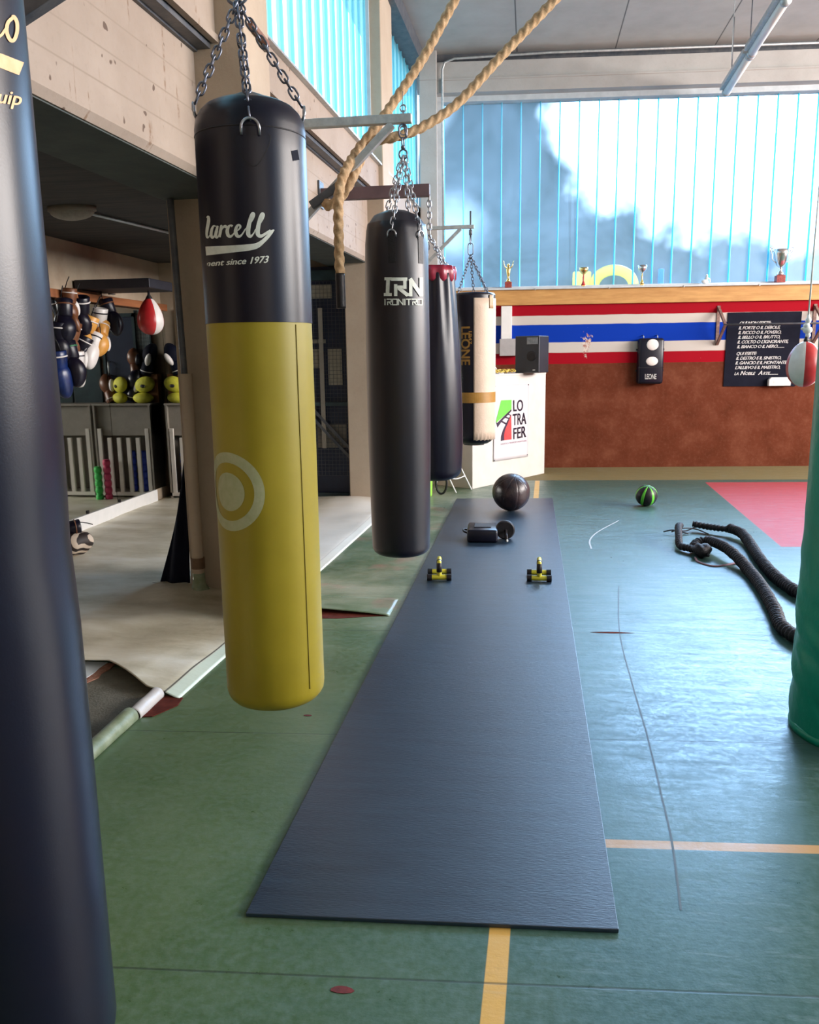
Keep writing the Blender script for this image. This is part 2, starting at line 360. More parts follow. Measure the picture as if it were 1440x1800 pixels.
RUBBER = mat('rubber_mat', (0.009, 0.022, 0.044), 0.34, (0.018, 0.040, 0.070), 5, 0.35, 60, aniso=(0.7, 5, 1), bdist=0.004, spec=0.85)
BRUB = mat('black_rubber', (0.006, 0.006, 0.009), 0.5, (0.016, 0.012, 0.014), 20, 0.2, 90, spec=0.35)
YPLA = mat('yellow_plastic', (0.50, 0.46, 0.03), 0.35, (0.58, 0.52, 0.05), 20)
YFOAM = mat('yellow_foam', (0.62, 0.60, 0.04), 0.7, (0.72, 0.70, 0.08), 30, 0.2, 120)
WHITE = mat('white_paint', (0.60, 0.56, 0.53), 0.5, (0.68, 0.64, 0.60), 4)
WPL = mat('white_plastic', (0.75, 0.76, 0.76), 0.4, (0.80, 0.80, 0.80), 12)
GREENP = mat('green_print', (0.13, 0.55, 0.06), 0.5, (0.16, 0.6, 0.08), 20)
REDP = mat('red_print', (0.55, 0.04, 0.05), 0.5, (0.62, 0.07, 0.07), 20)
INK = mat('dark_ink', (0.03, 0.015, 0.04), 0.5, (0.04, 0.02, 0.05), 20)
BANN = mat('banner_vinyl', (0.62, 0.58, 0.62), 0.4, (0.68, 0.64, 0.67), 4, 0.1, 5)
POSTM = mat('poster_black', (0.004, 0.005, 0.014), 0.7, (0.007, 0.009, 0.02), 8, spec=0.1)
REDL = mat('red_leather', (0.42, 0.015, 0.02), 0.35, (0.50, 0.03, 0.03), 15)
WHTL = mat('white_leather', (0.72, 0.68, 0.66), 0.38, (0.80, 0.77, 0.75), 15)
TEAL = mat('teal_vinyl', (0.0, 0.26, 0.17), 0.36, (0.0, 0.33, 0.22), 3, 0.35, 9, bdist=0.02)
ROPEM = mat('manila_rope', (0.36, 0.22, 0.11), 0.9, (0.58, 0.40, 0.24), 30, 0.6, 220, bdist=0.003)
CREAM = mat('cream_vinyl', (0.60, 0.46, 0.36), 0.5, (0.68, 0.53, 0.42), 5, 0.2, 60)
TAPE = mat('brown_tape', (0.36, 0.18, 0.03), 0.4, (0.42, 0.22, 0.05), 20)
MAROON = mat('maroon_vinyl', (0.22, 0.01, 0.03), 0.35, (0.30, 0.02, 0.05), 20)
GOLD = mat('gold_metal', (0.80, 0.52, 0.16), 0.22, (0.85, 0.6, 0.25), 20, metal=1.0)
SILVER = mat('silver_cup', (0.62, 0.60, 0.60), 0.2, (0.7, 0.66, 0.66), 20, metal=1.0)
MARBLE = mat('red_marble', (0.20, 0.02, 0.02), 0.25, (0.35, 0.08, 0.06), 60)
GREYP = mat('grey_cabinet', (0.24, 0.215, 0.18), 0.6, (0.30, 0.27, 0.23), 8, 0.1, 40)
SLAT = mat('pale_slats', (0.66, 0.62, 0.56), 0.6, (0.75, 0.70, 0.64), 8)
DBLUE = mat('dark_blue_door', (0.008, 0.014, 0.045), 0.4, (0.015, 0.03, 0.07), 4)
DTEAL = mat('dark_teal_panel', (0.015, 0.035, 0.045), 0.35, (0.04, 0.075, 0.085), 5, 0.1, 20)
BLUER = mat('blue_foam', (0.02, 0.05, 0.42), 0.6, (0.03, 0.07, 0.5), 20)
GRNR = mat('green_foam', (0.03, 0.50, 0.08), 0.6, (0.05, 0.58, 0.1), 20)
PNKR = mat('pink_foam', (0.50, 0.03, 0.10), 0.6, (0.58, 0.05, 0.14), 20)
BRNL = mat('brown_leather', (0.13, 0.045, 0.018), 0.4, (0.2, 0.08, 0.035), 15)
ORL = mat('orange_leather', (0.62, 0.28, 0.05), 0.4, (0.72, 0.38, 0.1), 15)
BLUL = mat('blue_leather', (0.004, 0.012, 0.06), 0.3, (0.01, 0.03, 0.15), 15)
GRNL = mat('green_leather', (0.02, 0.14, 0.06), 0.4, (0.03, 0.2, 0.09), 15)
SUBST = mat('screed', (0.105, 0.10, 0.075), 0.9, (0.15, 0.14, 0.11), 12, 0.4, 90)
TILE = mat('white_tile', (0.70, 0.78, 0.84), 0.3, (0.80, 0.86, 0.90), 6)
BRICK = mat('broken_edge', (0.28, 0.11, 0.07), 0.85, (0.45, 0.25, 0.18), 40, 0.5, 60)
GCURL = mat('lino_curl', (0.16, 0.20, 0.11), 0.45, (0.30, 0.34, 0.24), 12, 0.2, 30)
WCURL = mat('lino_curl_pale', (0.50, 0.50, 0.50), 0.4, (0.62, 0.58, 0.56), 8, 0.2, 30)
MAROD = mat('red_backing', (0.07, 0.014, 0.010), 0.9, (0.13, 0.03, 0.02), 20, spec=0.1)
LAMPG = mat('lamp_glass', (0.30, 0.29, 0.25), 0.35, (0.4, 0.38, 0.33), 40, 0.4, 200)
TUBEW = mat('fluorescent_tube', (0.82, 0.84, 0.84), 0.3, (0.86, 0.87, 0.87), 10)
# stripes for the zebra bag
m = MT('zebra_fabric'); w_ = m.noise(1.3, 2); zb = m.math('SINE', m.math('MULTIPLY', m.math('ADD', m.math('ADD', m.x, m.math('MULTIPLY', m.z, 0.5)), m.math('MULTIPLY', w_, 0.22)), 120))
m.set(m.p.inputs['Base Color'], m.mix(m.step(zb, -0.1, 0.1), (0.02, 0.012, 0.01), (0.62, 0.52, 0.42))); m.p.inputs['Roughness'].default_value = 0.6
ZEBRA = m.m
# mirror
MIRR = mat('mirror_glass', (0.72, 0.75, 0.73), 0.03, (0.68, 0.72, 0.70), 3, metal=1.0)
# frosted channel glass
def glass(name, tint, fac_t, trl):
    m = MT(name); nt = m.m.node_tree; N = nt.nodes; L = nt.links
    tr = N.new('ShaderNodeBsdfTransparent'); tr.inputs[0].default_value = (*tint, 1)
    tl = N.new('ShaderNodeBsdfTranslucent'); tl.inputs[0].default_value = (*trl, 1)
    gl = N.new('ShaderNodeBsdfGlossy'); gl.inputs['Roughness'].default_value = 0.35; gl.inputs[0].default_value = (0.8, 0.9, 0.9, 1)
    a = N.new('ShaderNodeMixShader'); a.inputs[0].default_value = fac_t; L.new(tr.outputs[0], a.inputs[1]); L.new(tl.outputs[0], a.inputs[2])
    b = N.new('ShaderNodeMixShader'); b.inputs[0].default_value = 0.06; L.new(a.outputs[0], b.inputs[1]); L.new(gl.outputs[0], b.inputs[2])
    L.new(b.outputs[0], N['Material Output'].inputs[0]); return m.m
GLASS = glass('frosted_glass', (0.88, 0.94, 0.98), 0.04, (0.6, 0.8, 0.92))
GLASSL = glass('side_frosted_glass', (0.84, 0.95, 0.95), 0.3, (0.7, 0.95, 0.92))
GRIB = glass('glass_flange', (0.25, 0.55, 0.62), 0.45, (0.25, 0.7, 0.8))
GRIBL = glass('glass_flange_light', (0.55, 0.85, 0.9), 0.6, (0.6, 0.95, 1.0))

# ------------------------------------------------------------------ frames of the hall
WA = math.atan(0.085); WU = V((math.cos(WA), math.sin(WA), 0)); WI = V((math.sin(WA), -math.cos(WA), 0)); WP = V((0, 11.2, 0))
def EW(u, off=0.0, z=0.0): return WP+WU*u+WI*off+V((0,0,z))       # end wall: along, out into the room, height
fEW = lambda p: EW(p.x, -p.y, p.z)
def LW(p): return V((p.x+0.025*(p.y-4.4), p.y, p.z))              # left row of columns
# ------------------------------------------------------------------ structure
b = B(); b.bx(-6.2, 10.3, -6.3, 13, -0.2, 0.0); struct(b.build('floor', FLOOR))
# far wall, painted bands
b = B(fEW); b.bx(-6, 10.3, 0.0, 0.3, -0.05, 2.16)
w = struct(b.build('wall_far', WALLP)); w.data.transform(Matrix.Translation(-WP)); w.data.transform(Matrix.Rotation(-WA, 4, 'Z')); w.location = WP; w.rotation_euler = (0,0,WA)
b = B(fEW); b.bx(-1.25, 10.3, -0.035, 0.3, 2.15, 2.345); struct(b.build('trim_1', WOOD, bevel=0.004))
b = B(fEW); b.bx(-1.25, 10.3, -0.07, 0.3, 2.345, 2.37); struct(b.build('trim_2', WFRAME))
b = B(fEW)
for k in range(12): b.bx(-0.9+k*0.95, -0.885+k*0.95, -0.078, -0.07, 2.335, 2.36)
struct(b.build('trim_3', GALV))
# upper beam over the window, ceiling
b = B(fEW); b.bx(-1.35, 10.3, -0.18, 0.35, 4.72, 4.88); b.bx(-1.35, 10.3, -0.15, 0.35, 4.88, 5.08); struct(b.build('wall_far_upper', CONCG))
b = B(fEW); b.bx(-1.6, 10.3, -0.05, 0.35, 5.08, 5.4); struct(b.build('wall_far_top', STEELD))
m = MT('ceiling_boards'); base = m.ramp(m.noise(3, 5), (0.3, (0.40, 0.39, 0.37)), (0.7, (0.48, 0.47, 0.45)))
sm = m.band(m.math('MODULO', m.math('ADD', m.x, 21.2), 1.2), 0.6, 0.008, 0.006)
m.set(m.p.inputs['Base Color'], m.mix(sm, base, (0.10, 0.10, 0.10))); m.p.inputs['Roughness'].default_value = 0.6; m.bump(sm, -0.5, 0.01)
b = B(); b.bx(-2.0, 10.3, -6.3, 12.6, 5.2, 5.45); struct(b.build('ceiling', m.m))
# window in the end wall
b = B(fEW); n_r = 44
for k in range(n_r):
    u = -1.12+k*0.245
    b.m = 0; b.bx(u+0.003, u+0.242, 0.10, 0.106, 2.375, 4.66)
    b.m = 1; b.bx(u-0.004, u+0.002, 0.06, 0.104, 2.375, 4.66)
    b.m = 2; b.bx(u+0.0025, u+0.011, 0.075, 0.104, 2.375, 4.66)
win = struct(b.build('window_1', [GLASS, GRIB, GRIBL]))
b = B(fEW); b.bx(-1.2, 10.3, -0.02, 0.14, 4.655, 4.72); b.bx(-1.2, -1.125, -0.02, 0.14, 2.37, 4.66); b.bx(-1.2, 10.3, 0.05, 0.14, 2.37, 2.395)
b.build('window_frame', WFRAME, win)
# corner pillar
b = B(fEW); b.bx(-1.42, -1.2, -0.22, 0.3, 0, 5.2); struct(b.build('trim_4', CONCG, bevel=0.01))
# other walls of the hall
b = B(); b.bx(10.0, 10.3, -6.3, 13, 0, 2.4); b.bx(10.0, 10.3, -6.3, 13, 4.7, 5.2); struct(b.build('wall_right', WALLP))
b = B()
for k in range(60): b.bx(10.05, 10.056, -6.2+k*0.3, -5.91+k*0.3, 2.4, 4.7)
struct(b.build('window_5', GLASS))
b = B(); b.bx(-6.2, 10.3, -6.3, -6.0, 0, 5.2); struct(b.build('wall_back', PLAST))
# left side: long beam, soffit, fascia, upper windows
b = B(LW); b.bx(-2.2, -1.72, -6, 11.2, 2.485, 3.05); struct(b.build('wall_left_beam', CONC))
b = B(LW); b.hexa([(-2.2,-6,2.452),(-1.745,-6,2.452),(-1.745,11.2,2.452),(-2.2,11.2,2.452)], [(-2.2,-6,2.485),(-1.72,-6,2.485),(-1.72,11.2,2.485),(-2.2,11.2,2.485)])
struct(b.build('trim_5', CONC))
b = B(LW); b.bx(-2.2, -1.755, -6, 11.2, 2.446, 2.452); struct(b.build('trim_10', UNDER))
b = B(LW); b.bx(-1.9, -1.63, -6, 11.1, 3.06, 3.12); b.bx(-1.9, -1.70, -6, 11.1, 3.05, 3.2)
struct(b.build('trim_6', STEELD))
b = B(LW); b.hexa([(-1.9,-6,3.12),(-1.6,-6,3.10),(-1.6,11.1,3.10),(-1.9,11.1,3.12)], [(-1.9,-6,3.36),(-1.6,-6,3.36),(-1.6,11.35,3.36),(-1.9,11.1,3.36)])
b.bx(-1.62,-1.585,-6,11.1,3.085,3.12)
struct(b.build('trim_7', CONC))
b = B(LW); b.bx(-1.72, -1.56, -6, 11.1, 3.36, 3.375); struct(b.build('trim_8', GALV))
wi = 2
for y0, y1 in ((-5.5, -2.6), (-2.0, 1.0), (1.7, 4.34), (4.82, 8.43), (9.14, 11.35)):
    b = B(LW); k = 0; y = y0
    while y < y1-0.01:
        ye = min(y+0.235, y1)
        b.m = 0; b.bx(-1.700, -1.694, y+0.004, ye-0.004, 3.38, 5.08)
        b.m = 1; b.bx(-1.72, -1.675, y-0.004, y+0.003, 3.38, 5.08)
        y += 0.235
    w = struct(b.build('window_%d' % wi if wi < 5 else 'window_%d' % (wi+1), [GLASSL, GRIBL])); wi += 1
    b = B(LW); b.bx(-1.73, -1.66, y0-0.04, y0, 3.37, 5.1); b.bx(-1.73, -1.66, y1, y1+0.04, 3.37, 5.1); b.bx(-1.73, -1.66, y0, y1, 5.08, 5.12)
    b.build('window_frame', WFRAME, w)
b = B(LW); b.bx(-1.9, -1.50, -6, 11.1, 5.02, 5.2); struct(b.build('trim_9', STEELD))
# columns
PIPE = COLM
b = B(); b.bx(-2.17, -1.45, 4.92, 5.5, 0, 2.46); b.bx(-1.73, -1.45, 4.36, 4.78, 2.47, 5.2); b.bx(-1.60, -1.45, 4.36, 4.93, 0, 2.47); struct(b.build('wall_column_near', COLM, bevel=0.01))
b = B(); b.bx(-1.88, -1.30, 8.46, 9.0, 0, 2.46); b.bx(-1.63, -1.45, 8.45, 9.12, 2.46, 5.2); struct(b.build('wall_column_far', COLM, bevel=0.01))
b = B(); b.bx(-2.17, -1.45, 1.4, 2.0, 0, 2.46); b.bx(-1.74, -1.45, 1.3, 1.7, 2.46, 5.2); b.bx(-2.17, -1.45, -2.4, -1.9, 0, 2.46); struct(b.build('wall_column_behind', COLM, bevel=0.01))
# bay: back wall, mirror wall, ceiling
b = B(); b.bx(-4.3, -4.0, -6, 11, 0, 2.56); struct(b.build('wall_bay_side', PLAST))
b = B(); b.bx(-4.0, -1.9, 8.75, 8.95, 0, 2.56); struct(b.build('wall_bay_back', PLAST))
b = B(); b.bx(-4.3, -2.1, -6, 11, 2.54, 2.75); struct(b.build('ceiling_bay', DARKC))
b = B(); b.bx(-1.9, -1.35, 9.0, 11.0, 0, 2.46); struct(b.build('wall_left_far', PLAST))
# bay mirror: panels standing on a white kick board
t = thing('wall_mirror', 'tall frameless mirror panels standing on a white kick board in the left bay', 'mirror', (-3.98, 6.5, 0))
for k in range(4):
    y0 = 1.7-2.0*k*0+(-2.6+k*1.28)-0.75
    b = B(); b.bx(0.0, 0.012, y0+0.004, y0+1.276, 0.14, 2.02); b.build('mirror_panel', MIRR, t)
b = B(); b.bx(0.0, 0.03, -3.35, 1.75, 0.0, 0.14); kb = b.build('kick_board', WPL, t); kb['label'] = 'white kick board'
for yy in (0.35, 0.95):
    b = B(); b.bx(0.012, 0.022, yy-0.012, yy+0.012, 0.142, 0.17); b.build('mirror_clip', BRUB, t)

# ------------------------------------------------------------------ raised beige linoleum with lifted front edge
def lino_h(x, y):
    lx = x-0.035*(y-4.4)
    h = 0.012+0.02*max(0, noise.noise(V((x*1.4, y*0.9, 0.3))))+0.008*noise.noise(V((x*4, y*3, 1)))
    if lx > -1.6: h *= max(0.12, (-1.49-lx)/0.11)
    d = y-3.6; 
    if d < 0.6: h += 0.035*(1-d/0.6)**2*max(0, min(1, (-1.5-lx)/0.3)) if d > 0 else 0.035*max(0, min(1, (-1.5-lx)/0.3))
    # swell round the near column foot
    q = math.hypot(x+2.2, y-4.85); h += 0.05*math.exp(-(q/0.28)**2)
    q = abs((y-4.3)-(x+2.2)*0.5); h += 0.028*math.exp(-(q/0.16)**2)*max(0, 1-abs(x+2.5)/1.0)
    q = math.hypot(x+1.85, y-8.2); h += 0.06*math.exp(-(q/0.4)**2)
    return max(h, 0.003)
front = [(-4.0, 3.62), (-2.9, 3.60), (-2.23, 3.59), (-2.06, 3.61), (-1.9, 3.49), (-1.72, 3.34), (-1.55, 3.29), (-1.51, 3.30)]
def fy(x):
    for (a, ya), (c_, yc_) in zip(front, front[1:]):
        if x <= c_: return ya+(yc_-ya)*(x-a)/(c_-a)
    return front[-1][1]
def lfn(u, v):
    y_ = v**1.3
    xr = lambda y: -1.503+0.035*(y-4.4)
    x0 = -3.98
    # rows run from the cut front edge to the back
    uu = u
    y1 = 8.74
    xt = x0+(xr(3.3)-x0)*uu
    ya = fy(xt)
    y = ya+(y1-ya)*y_
    x = x0+(xr(y)-x0)*uu
    return V((x, y, lino_h(x, y)))
b = B(); b.grid(lfn, 120, 120); o = b.build('lino_sheet', LINO, None, smooth=True, solid=0.004)
tag(o, 'worn beige linoleum sheet with a pale border, lifting at its cut front edge', 'flooring')
# bare screed patch with tile fragment and curled edges
b = B(); b.prism([(-4.0, 2.2, 0.0), (-1.72, 2.2, 0.0), (-1.70, 3.05, 0.0), (-1.66, 3.35, 0.0), (-1.9, 3.60, 0.0), (-4.0, 3.75, 0.0)], (0, 0, 0.004)); o = b.build('screed_patch', SUBST); tag(o, 'bare grey-brown screed showing where the linoleum is torn away', 'floor patch')
b = B(); pts = [(-4.0, 3.64), (-2.06, 3.64)]
jag = [(-2.05+random.uniform(-0.012, 0.012), 3.60-0.06*k+random.uniform(-0.015, 0.015)) for k in range(9)]
poly = [(-4.0, 3.68, 0.004), (-2.05, 3.66, 0.004)]+[(x, y, 0.004) for x, y in jag]+[(-4.0, 3.0, 0.004)]
tb = thing('broken_tile', 'broken pale blue-white floor tiles with a chipped brick-red edge beside bare screed', 'tile', (0,0,0))
b = B(); b.prism([(x-0.035 if 0 < i < len(poly)-1 else x, y, z) for i, (x, y, z) in enumerate(poly)], (0,0,0.008)); b.build('tile_face', TILE, tb)
b = B(); b.prism([(x+random.uniform(0, 0.02), y, z) for x, y, z in poly], (0,0,0.005)); b.build('broken_edge', BRICK, tb)
b = B(); b.bx(-2.5, -2.26, 3.44, 3.446, 0.0118, 0.0128); b.bx(-2.35,-2.346,3.3,3.6,0.0118,0.0128); b.build('joint', SUBST, tb)
def curl(x, y0, y1, r, a0, a1, ry=0.0):
    def fn(u, v):
        a = a0+(a1-a0)*u; y = y0+(y1-y0)*v
        rr = r*(1+0.12*noise.noise(V((v*3, u*2, r*40))))
        return V((x+ry*(v)+rr*math.cos(a), y, max(0.003, rr*math.sin(a)+r*0.55)))
    return fn
b = B(); b.grid(curl(-1.66, 1.9, 3.06, 0.035, -0.9, 3.6), 16, 30); o = b.build('lino_curl', GCURL, None, True, solid=0.004); tag(o, 'long rolled-up edge of green linoleum along the bare screed', 'flooring')
b = B(); b.grid(curl(-1.65, 3.07, 3.30, 0.030, -0.9, 3.3), 16, 14); o = b.build('lino_curl', [WCURL], None, True, solid=0.004); tag(o, 'short pale rolled linoleum offcut tucked under the beige sheet', 'flooring')
b = B(); b.prism([(-1.68, 3.08, 0.001), (-1.58, 3.10, 0.001), (-1.52, 3.22, 0.001), (-1.53, 3.30, 0.001), (-1.68, 3.33, 0.001)], (0,0,0.004)); o = b.build('red_stain', MAROD); tag(o, 'dark red underlay showing at the corner of the beige sheet', 'floor patch')
# lifted seam in the green floor
def flap(x0, x1, y, hgt, dep):
    def fn(u, v):
        x = x0+(x1-x0)*u; k = (1-u)**0.6 if u < 1 else 0
        return V((x, y+TS*(x-x0)*-1.0+dep*v, 0.0015+hgt*k*(1-v)**2))
    return fn
b = B(); b.grid(flap(-1.43, -0.80, 4.62, 0.032, 0.35), 24, 10); o = b.build('lifted_seam', FLOOR, None, True, solid=0.003); tag(o, 'lifted flap of green linoleum at an open seam left of the mat', 'flooring')
b = B(); b.prism([(-1.43, 4.48, 0.0005), (-1.1, 4.50, 0.0005), (-0.82, 4.585, 0.0005), (-0.80, 4.66, 0.0005), (-1.43, 4.72, 0.0005)], (0,0,0.0015)); o = b.build('seam_gap', MAROD); tag(o, 'dark reddish gap under the lifted seam left of the mat', 'floor patch')
def ribbon(pts, w, z=0.001, fn=None):
    b = B(fn); n = len(pts); L = []; R = []
    for i in range(n):
        t = (V(pts[min(i+1,n-1)])-V(pts[max(i-1,0)])); t.z = 0; t.normalize(); s_ = V((t.y, -t.x, 0)); ww = w if not callable(w) else w(i/(n-1))
        L.append(V(pts[i])+s_*ww/2); R.append(V(pts[i])-s_*ww/2)
    vs = []
    for p in L+R: vs.append(V((p.x, p.y, z)))
    b.add(vs, [(i, i+1, n+i+1, n+i) for i in range(n-1)]); return b
def smooth_path(pts, k=6):
    out = []; P = [V(p) for p in pts]; P = [P[0]*2-P[1]]+P+[P[-1]*2-P[-2]]
    for i in range(1, len(P)-2):
        for j in range(k):
            t = j/k; a, b_, c_, d_ = P[i-1], P[i], P[i+1], P[i+2]
            out.append(0.5*((2*b_)+(-a+c_)*t+(2*a-5*b_+4*c_-d_)*t*t+(-a+3*b_-3*c_+d_)*t*t*t))
    out.append(P[-2]); return out
SCR = mat('scratch_dark', (0.07, 0.10, 0.12), 0.6, (0.09, 0.12, 0.14), 20); SCRL = mat('scratch_light', (0.42, 0.45, 0.48), 0.6, (0.48, 0.5, 0.52), 20)
b = ribbon(smooth_path([(0.6,5.36,0),(0.51,4.44,0),(0.49,3.71,0),(0.485,3.18,0),(0.47,2.69,0),(0.46,2.42,0),(0.43,2.09,0)]), 0.006); o = b.build('floor_scratch', SCR); tag(o, 'long wavering dark scratch on the floor right of the mat', 'scratch')
b = ribbon(smooth_path([(0.83,7.58,0),(0.6,7.06,0),(0.51,6.72,0),(0.5,6.42,0)]), 0.012); o = b.build('floor_scratch', SCRL); tag(o, 'short curved pale scratch on the floor near the far end of the mat', 'scratch')
b = ribbon([(0.35+0.02*k, 4.405+0.0008*k, 0) for k in range(13)], lambda t: 0.025*math.sin(PI*min(max(t,0.02),0.98)), 0.001); o = b.build('floor_tear', MAROD); tag(o, 'small dark slit torn in the floor right of the mat', 'scratch')
DEB = mat('debris', (0.16, 0.02, 0.02), 0.8, (0.08, 0.01, 0.01), 60)
for (x, y, r_, lb) in ((-0.43, 1.69, 0.03, 'dark red gouge in the green floor in front of the mat'), (-0.92, 3.19, 0.018, 'small red-brown chip in the floor left of the mat')):
    b = B(); b.prism([(x+r_*math.cos(a)*(1+random.uniform(-.2,.2)), y+r_*0.4*math.sin(a), 0.0005) for a in [k*PI/5 for k in range(10)]], (0,0,0.001)); o = b.build('floor_chip', DEB); tag(o, lb, 'floor chip')
# rubber mat
b = B(); c4 = [(-0.750, 1.915), (0.252, 1.975), (0.262, 8.70), (-0.751, 8.615)]
b.hexa([(x, y, 0.0005) for x, y in c4], [(x, y, 0.012) for x, y in c4]); o = b.build('rubber_mat', RUBBER, bevel=0.002); tag(o, 'long black rubber gym mat running away down the green floor', 'mat')

# ------------------------------------------------------------------ text and print helpers
def text_mesh(s_, size=1.0, shear=0.0, bold=0.0, align='LEFT', spacing=1.0):
    cu = bpy.data.curves.new('t', 'FONT'); cu.body = s_; cu.size = size; cu.shear = shear; cu.align_x = align; cu.resolution_u = 3
    cu.space_character = spacing; cu.space_line = 1.0
    o = bpy.data.objects.new('t', cu); COL.objects.link(o); dg = bpy.context.evaluated_depsgraph_get(); dg.update()
    me = o.evaluated_get(dg).to_mesh(); vs = [tuple(v.co) for v in me.vertices]; fs = [tuple(p.vertices) for p in me.polygons]
    o.evaluated_get(dg).to_mesh_clear(); bpy.data.objects.remove(o); bpy.data.curves.remove(cu)
    if bold:
        n = len(vs); V0 = list(vs); F0 = list(fs)
        for k, (dx, dy) in enumerate(((-bold, 0), (bold, 0), (0, bold*0.6), (0, -bold*0.6))):
            vs += [(a+dx, b_+dy, c_) for a, b_, c_ in V0]; fs += [tuple(i+n*(k+1) for i in f) for f in F0]
    return vs, fs
def flat_print(vs, fs, fn, maxlen=None):     # fn maps (u, v) to a point
    bm = bmesh.new(); bv = [bm.verts.new((v[0], v[1], 0)) for v in vs]
    for f in fs:
        try: bm.faces.new([bv[i] for i in f])
        except ValueError: pass
    if maxlen:
        for _ in range(5):
            e = [e for e in bm.edges if e.calc_length() > maxlen]
            if not e: break
            bmesh.ops.subdivide_edges(bm, edges=e, cuts=1)
            bmesh.ops.triangulate(bm, faces=[f for f in bm.faces if len(f.verts) > 4])
    b = B(); bm.verts.index_update()
    b.add([fn(v.co.x, v.co.y) for v in bm.verts], [tuple(v.index for v in f.verts) for f in bm.faces]); bm.free(); return b
def stroke(b, pts, w, fn):       # thick pen stroke in the (u, v) plane; w may be a list
    n = len(pts); ws = w if isinstance(w, (list, tuple)) else [w]*n; L = []; R = []
    for i in range(n):
        t = V((*pts[min(i+1,n-1)], 0))-V((*pts[max(i-1,0)], 0)); t.normalize(); q = V((t.y, -t.x, 0))
        p = V((*pts[i], 0)); L.append(p+q*ws[i]/2); R.append(p-q*ws[i]/2)
    b.add([fn(p.x, p.y) for p in L+R], [(i, i+1, n+i+1, n+i) for i in range(n-1)])
def cyl_from_pixels(cx, cy, R_, off=0.0015, origin=None):     # a point of the photo lying on the round side of a hanging bag
    org = V(origin) if origin else V((0,0,0))
    def fn(x, y):
        r = ray(x, y); dx, dy = r.x, r.y; ox, oy = -cx, -cy
        a = dx*dx+dy*dy; bb = 2*(ox*dx+oy*dy); cc = ox*ox+oy*oy-(R_+off)**2; D = bb*bb-4*a*cc
        t = (-bb-math.sqrt(max(D, 0)))/(2*a); return CAMP+r*t-org
    return fn
def cr2(pts, k=5):     # smooth 2D path
    return [(p.x, p.y) for p in smooth_path([(x, y, 0) for x, y in pts], k)]

# ------------------------------------------------------------------ punching bags
def bag_profile(R_, z0, z1, rb=0.07, rt=0.06, dome=0.03):
    pr = [(0.01, z0-0.012), (R_*0.5, z0-0.008)]
    for k in range(6): a = PI/2*k/5; pr.append((R_-rb+rb*math.sin(a), z0+rb-rb*math.cos(a)))
    n = 24
    for k in range(1, n): pr.append((R_, z0+rb+(z1-rt-z0-rb)*k/n))
    for k in range(6): a = PI/2*k/5; pr.append((R_-rt+rt*math.cos(a), z1-rt+rt*math.sin(a)))
    pr += [((R_-rt)*0.7, z1+dome*0.5), ((R_-rt)*0.35, z1+dome*0.9), (0.01, z1+dome)]
    return pr
def dring(b, c, out, r=0.022, t=0.0035):      # D-ring standing on the bag side
    c = V(c); out = V(out).normalized(); sd = V((-out.y, out.x, 0))
    pts = [c-sd*r+V((0,0,-r*0.7))]+[c+sd*r*math.cos(PI-PI*k/10)+V((0,0,r*math.sin(PI*k/10)))+out*0.008 for k in range(11)]+[c+sd*r+V((0,0,-r*0.7))]
    b.tube(pts, t, 8)
def swivel(parent, hook, apex, m, big=True):        # carabiner, swivel and ring between arm eye and chain apex (local coords)
    hook = V(hook); apex = V(apex); d = hook-apex; L = d.length
    b = B(); b.link(hook-d*0.22, (0,0,1), (1,0.2,0), L*0.44, L*0.24, 0.005, 8); b.tube([hook-d*0.02+V((0.004,0,0)), hook-d*0.42+V((0.02,0,0))], 0.004, 8); b.build('carabiner', m, parent, True)
    b = B(); b.link(hook-d*0.55, (0,0,1), (0.2,1,0), L*0.28, L*0.2, 0.004, 8)
    b.lathe([(0.006,-L*0.05),(0.012,-L*0.04),(0.012,L*0.03),(0.006,L*0.05)], 12, hook-d*0.70); b.build('swivel', m, parent, True)
    b = B(); b.link(apex+d*0.08, (0,0,1), (1,0,0), L*0.3, L*0.26, 0.0045, 8); b.build('ring', m, parent, True)
rotv = lambda a, r=1.0: V((math.cos(a)*r, math.sin(a)*r, 0))

# yellow and black bag
yb = thing('punching_bag', 'tall black and yellow punching bag with white script lettering and a ring target', 'punching bag', (-0.865, 2.62, 0), group=None)
YR = 0.168; ZB = 0.335; ZT = 2.275
zs = 1.612
pr = bag_profile(YR, ZB, ZT, 0.055, 0.085, 0.03)
wr = lambda a, z: 1+0.006*noise.noise(V((math.cos(a)*2, math.sin(a)*2, z*2)))+0.004*math.exp(-((z-ZB-0.05)/0.05)**2)*math.sin(a*22)
low = [p for p in pr if p[1] < zs]+[(YR, zs), (YR-0.03, zs)]
up = [(YR-0.03, zs), (YR+0.002, zs)]+[(r+0.002 if r > 0.1 else r, z) for r, z in pr if z > zs]
b = B(); b.lathe(low, 64, mod=wr); b.build('body', YELL, yb, True, ang=50)['label'] = 'yellow lower body'
b = B(); b.lathe(up, 64, mod=wr); b.build('top_sleeve', BLK, yb, True, ang=50)['label'] = 'black upper sleeve'
b = B()
for zz_ in (ZT-0.105,): b.tube([rotv(2*PI*k/48, YR+0.001)+V((0,0,zz_)) for k in range(48)], 0.0025, 6, closed=True)
b.build('seam', BRUB, yb, True)
b = B(); a0 = math.atan2(-2.62, 0.865)+0.72; b.tube([rotv(a0, YR+0.0005)+V((0,0,ZB+0.07+k*0.05)) for k in range(25)], 0.0018, 6); b.build('seam', mat('yellow_seam', (0.16,0.12,0.005), 0.7, (0.2,0.15,0.01), 30), yb, True)
toC = math.atan2(-2.62, 0.865)    # direction to the viewer side
APX = V((-0.022, 0.0, 2.56))
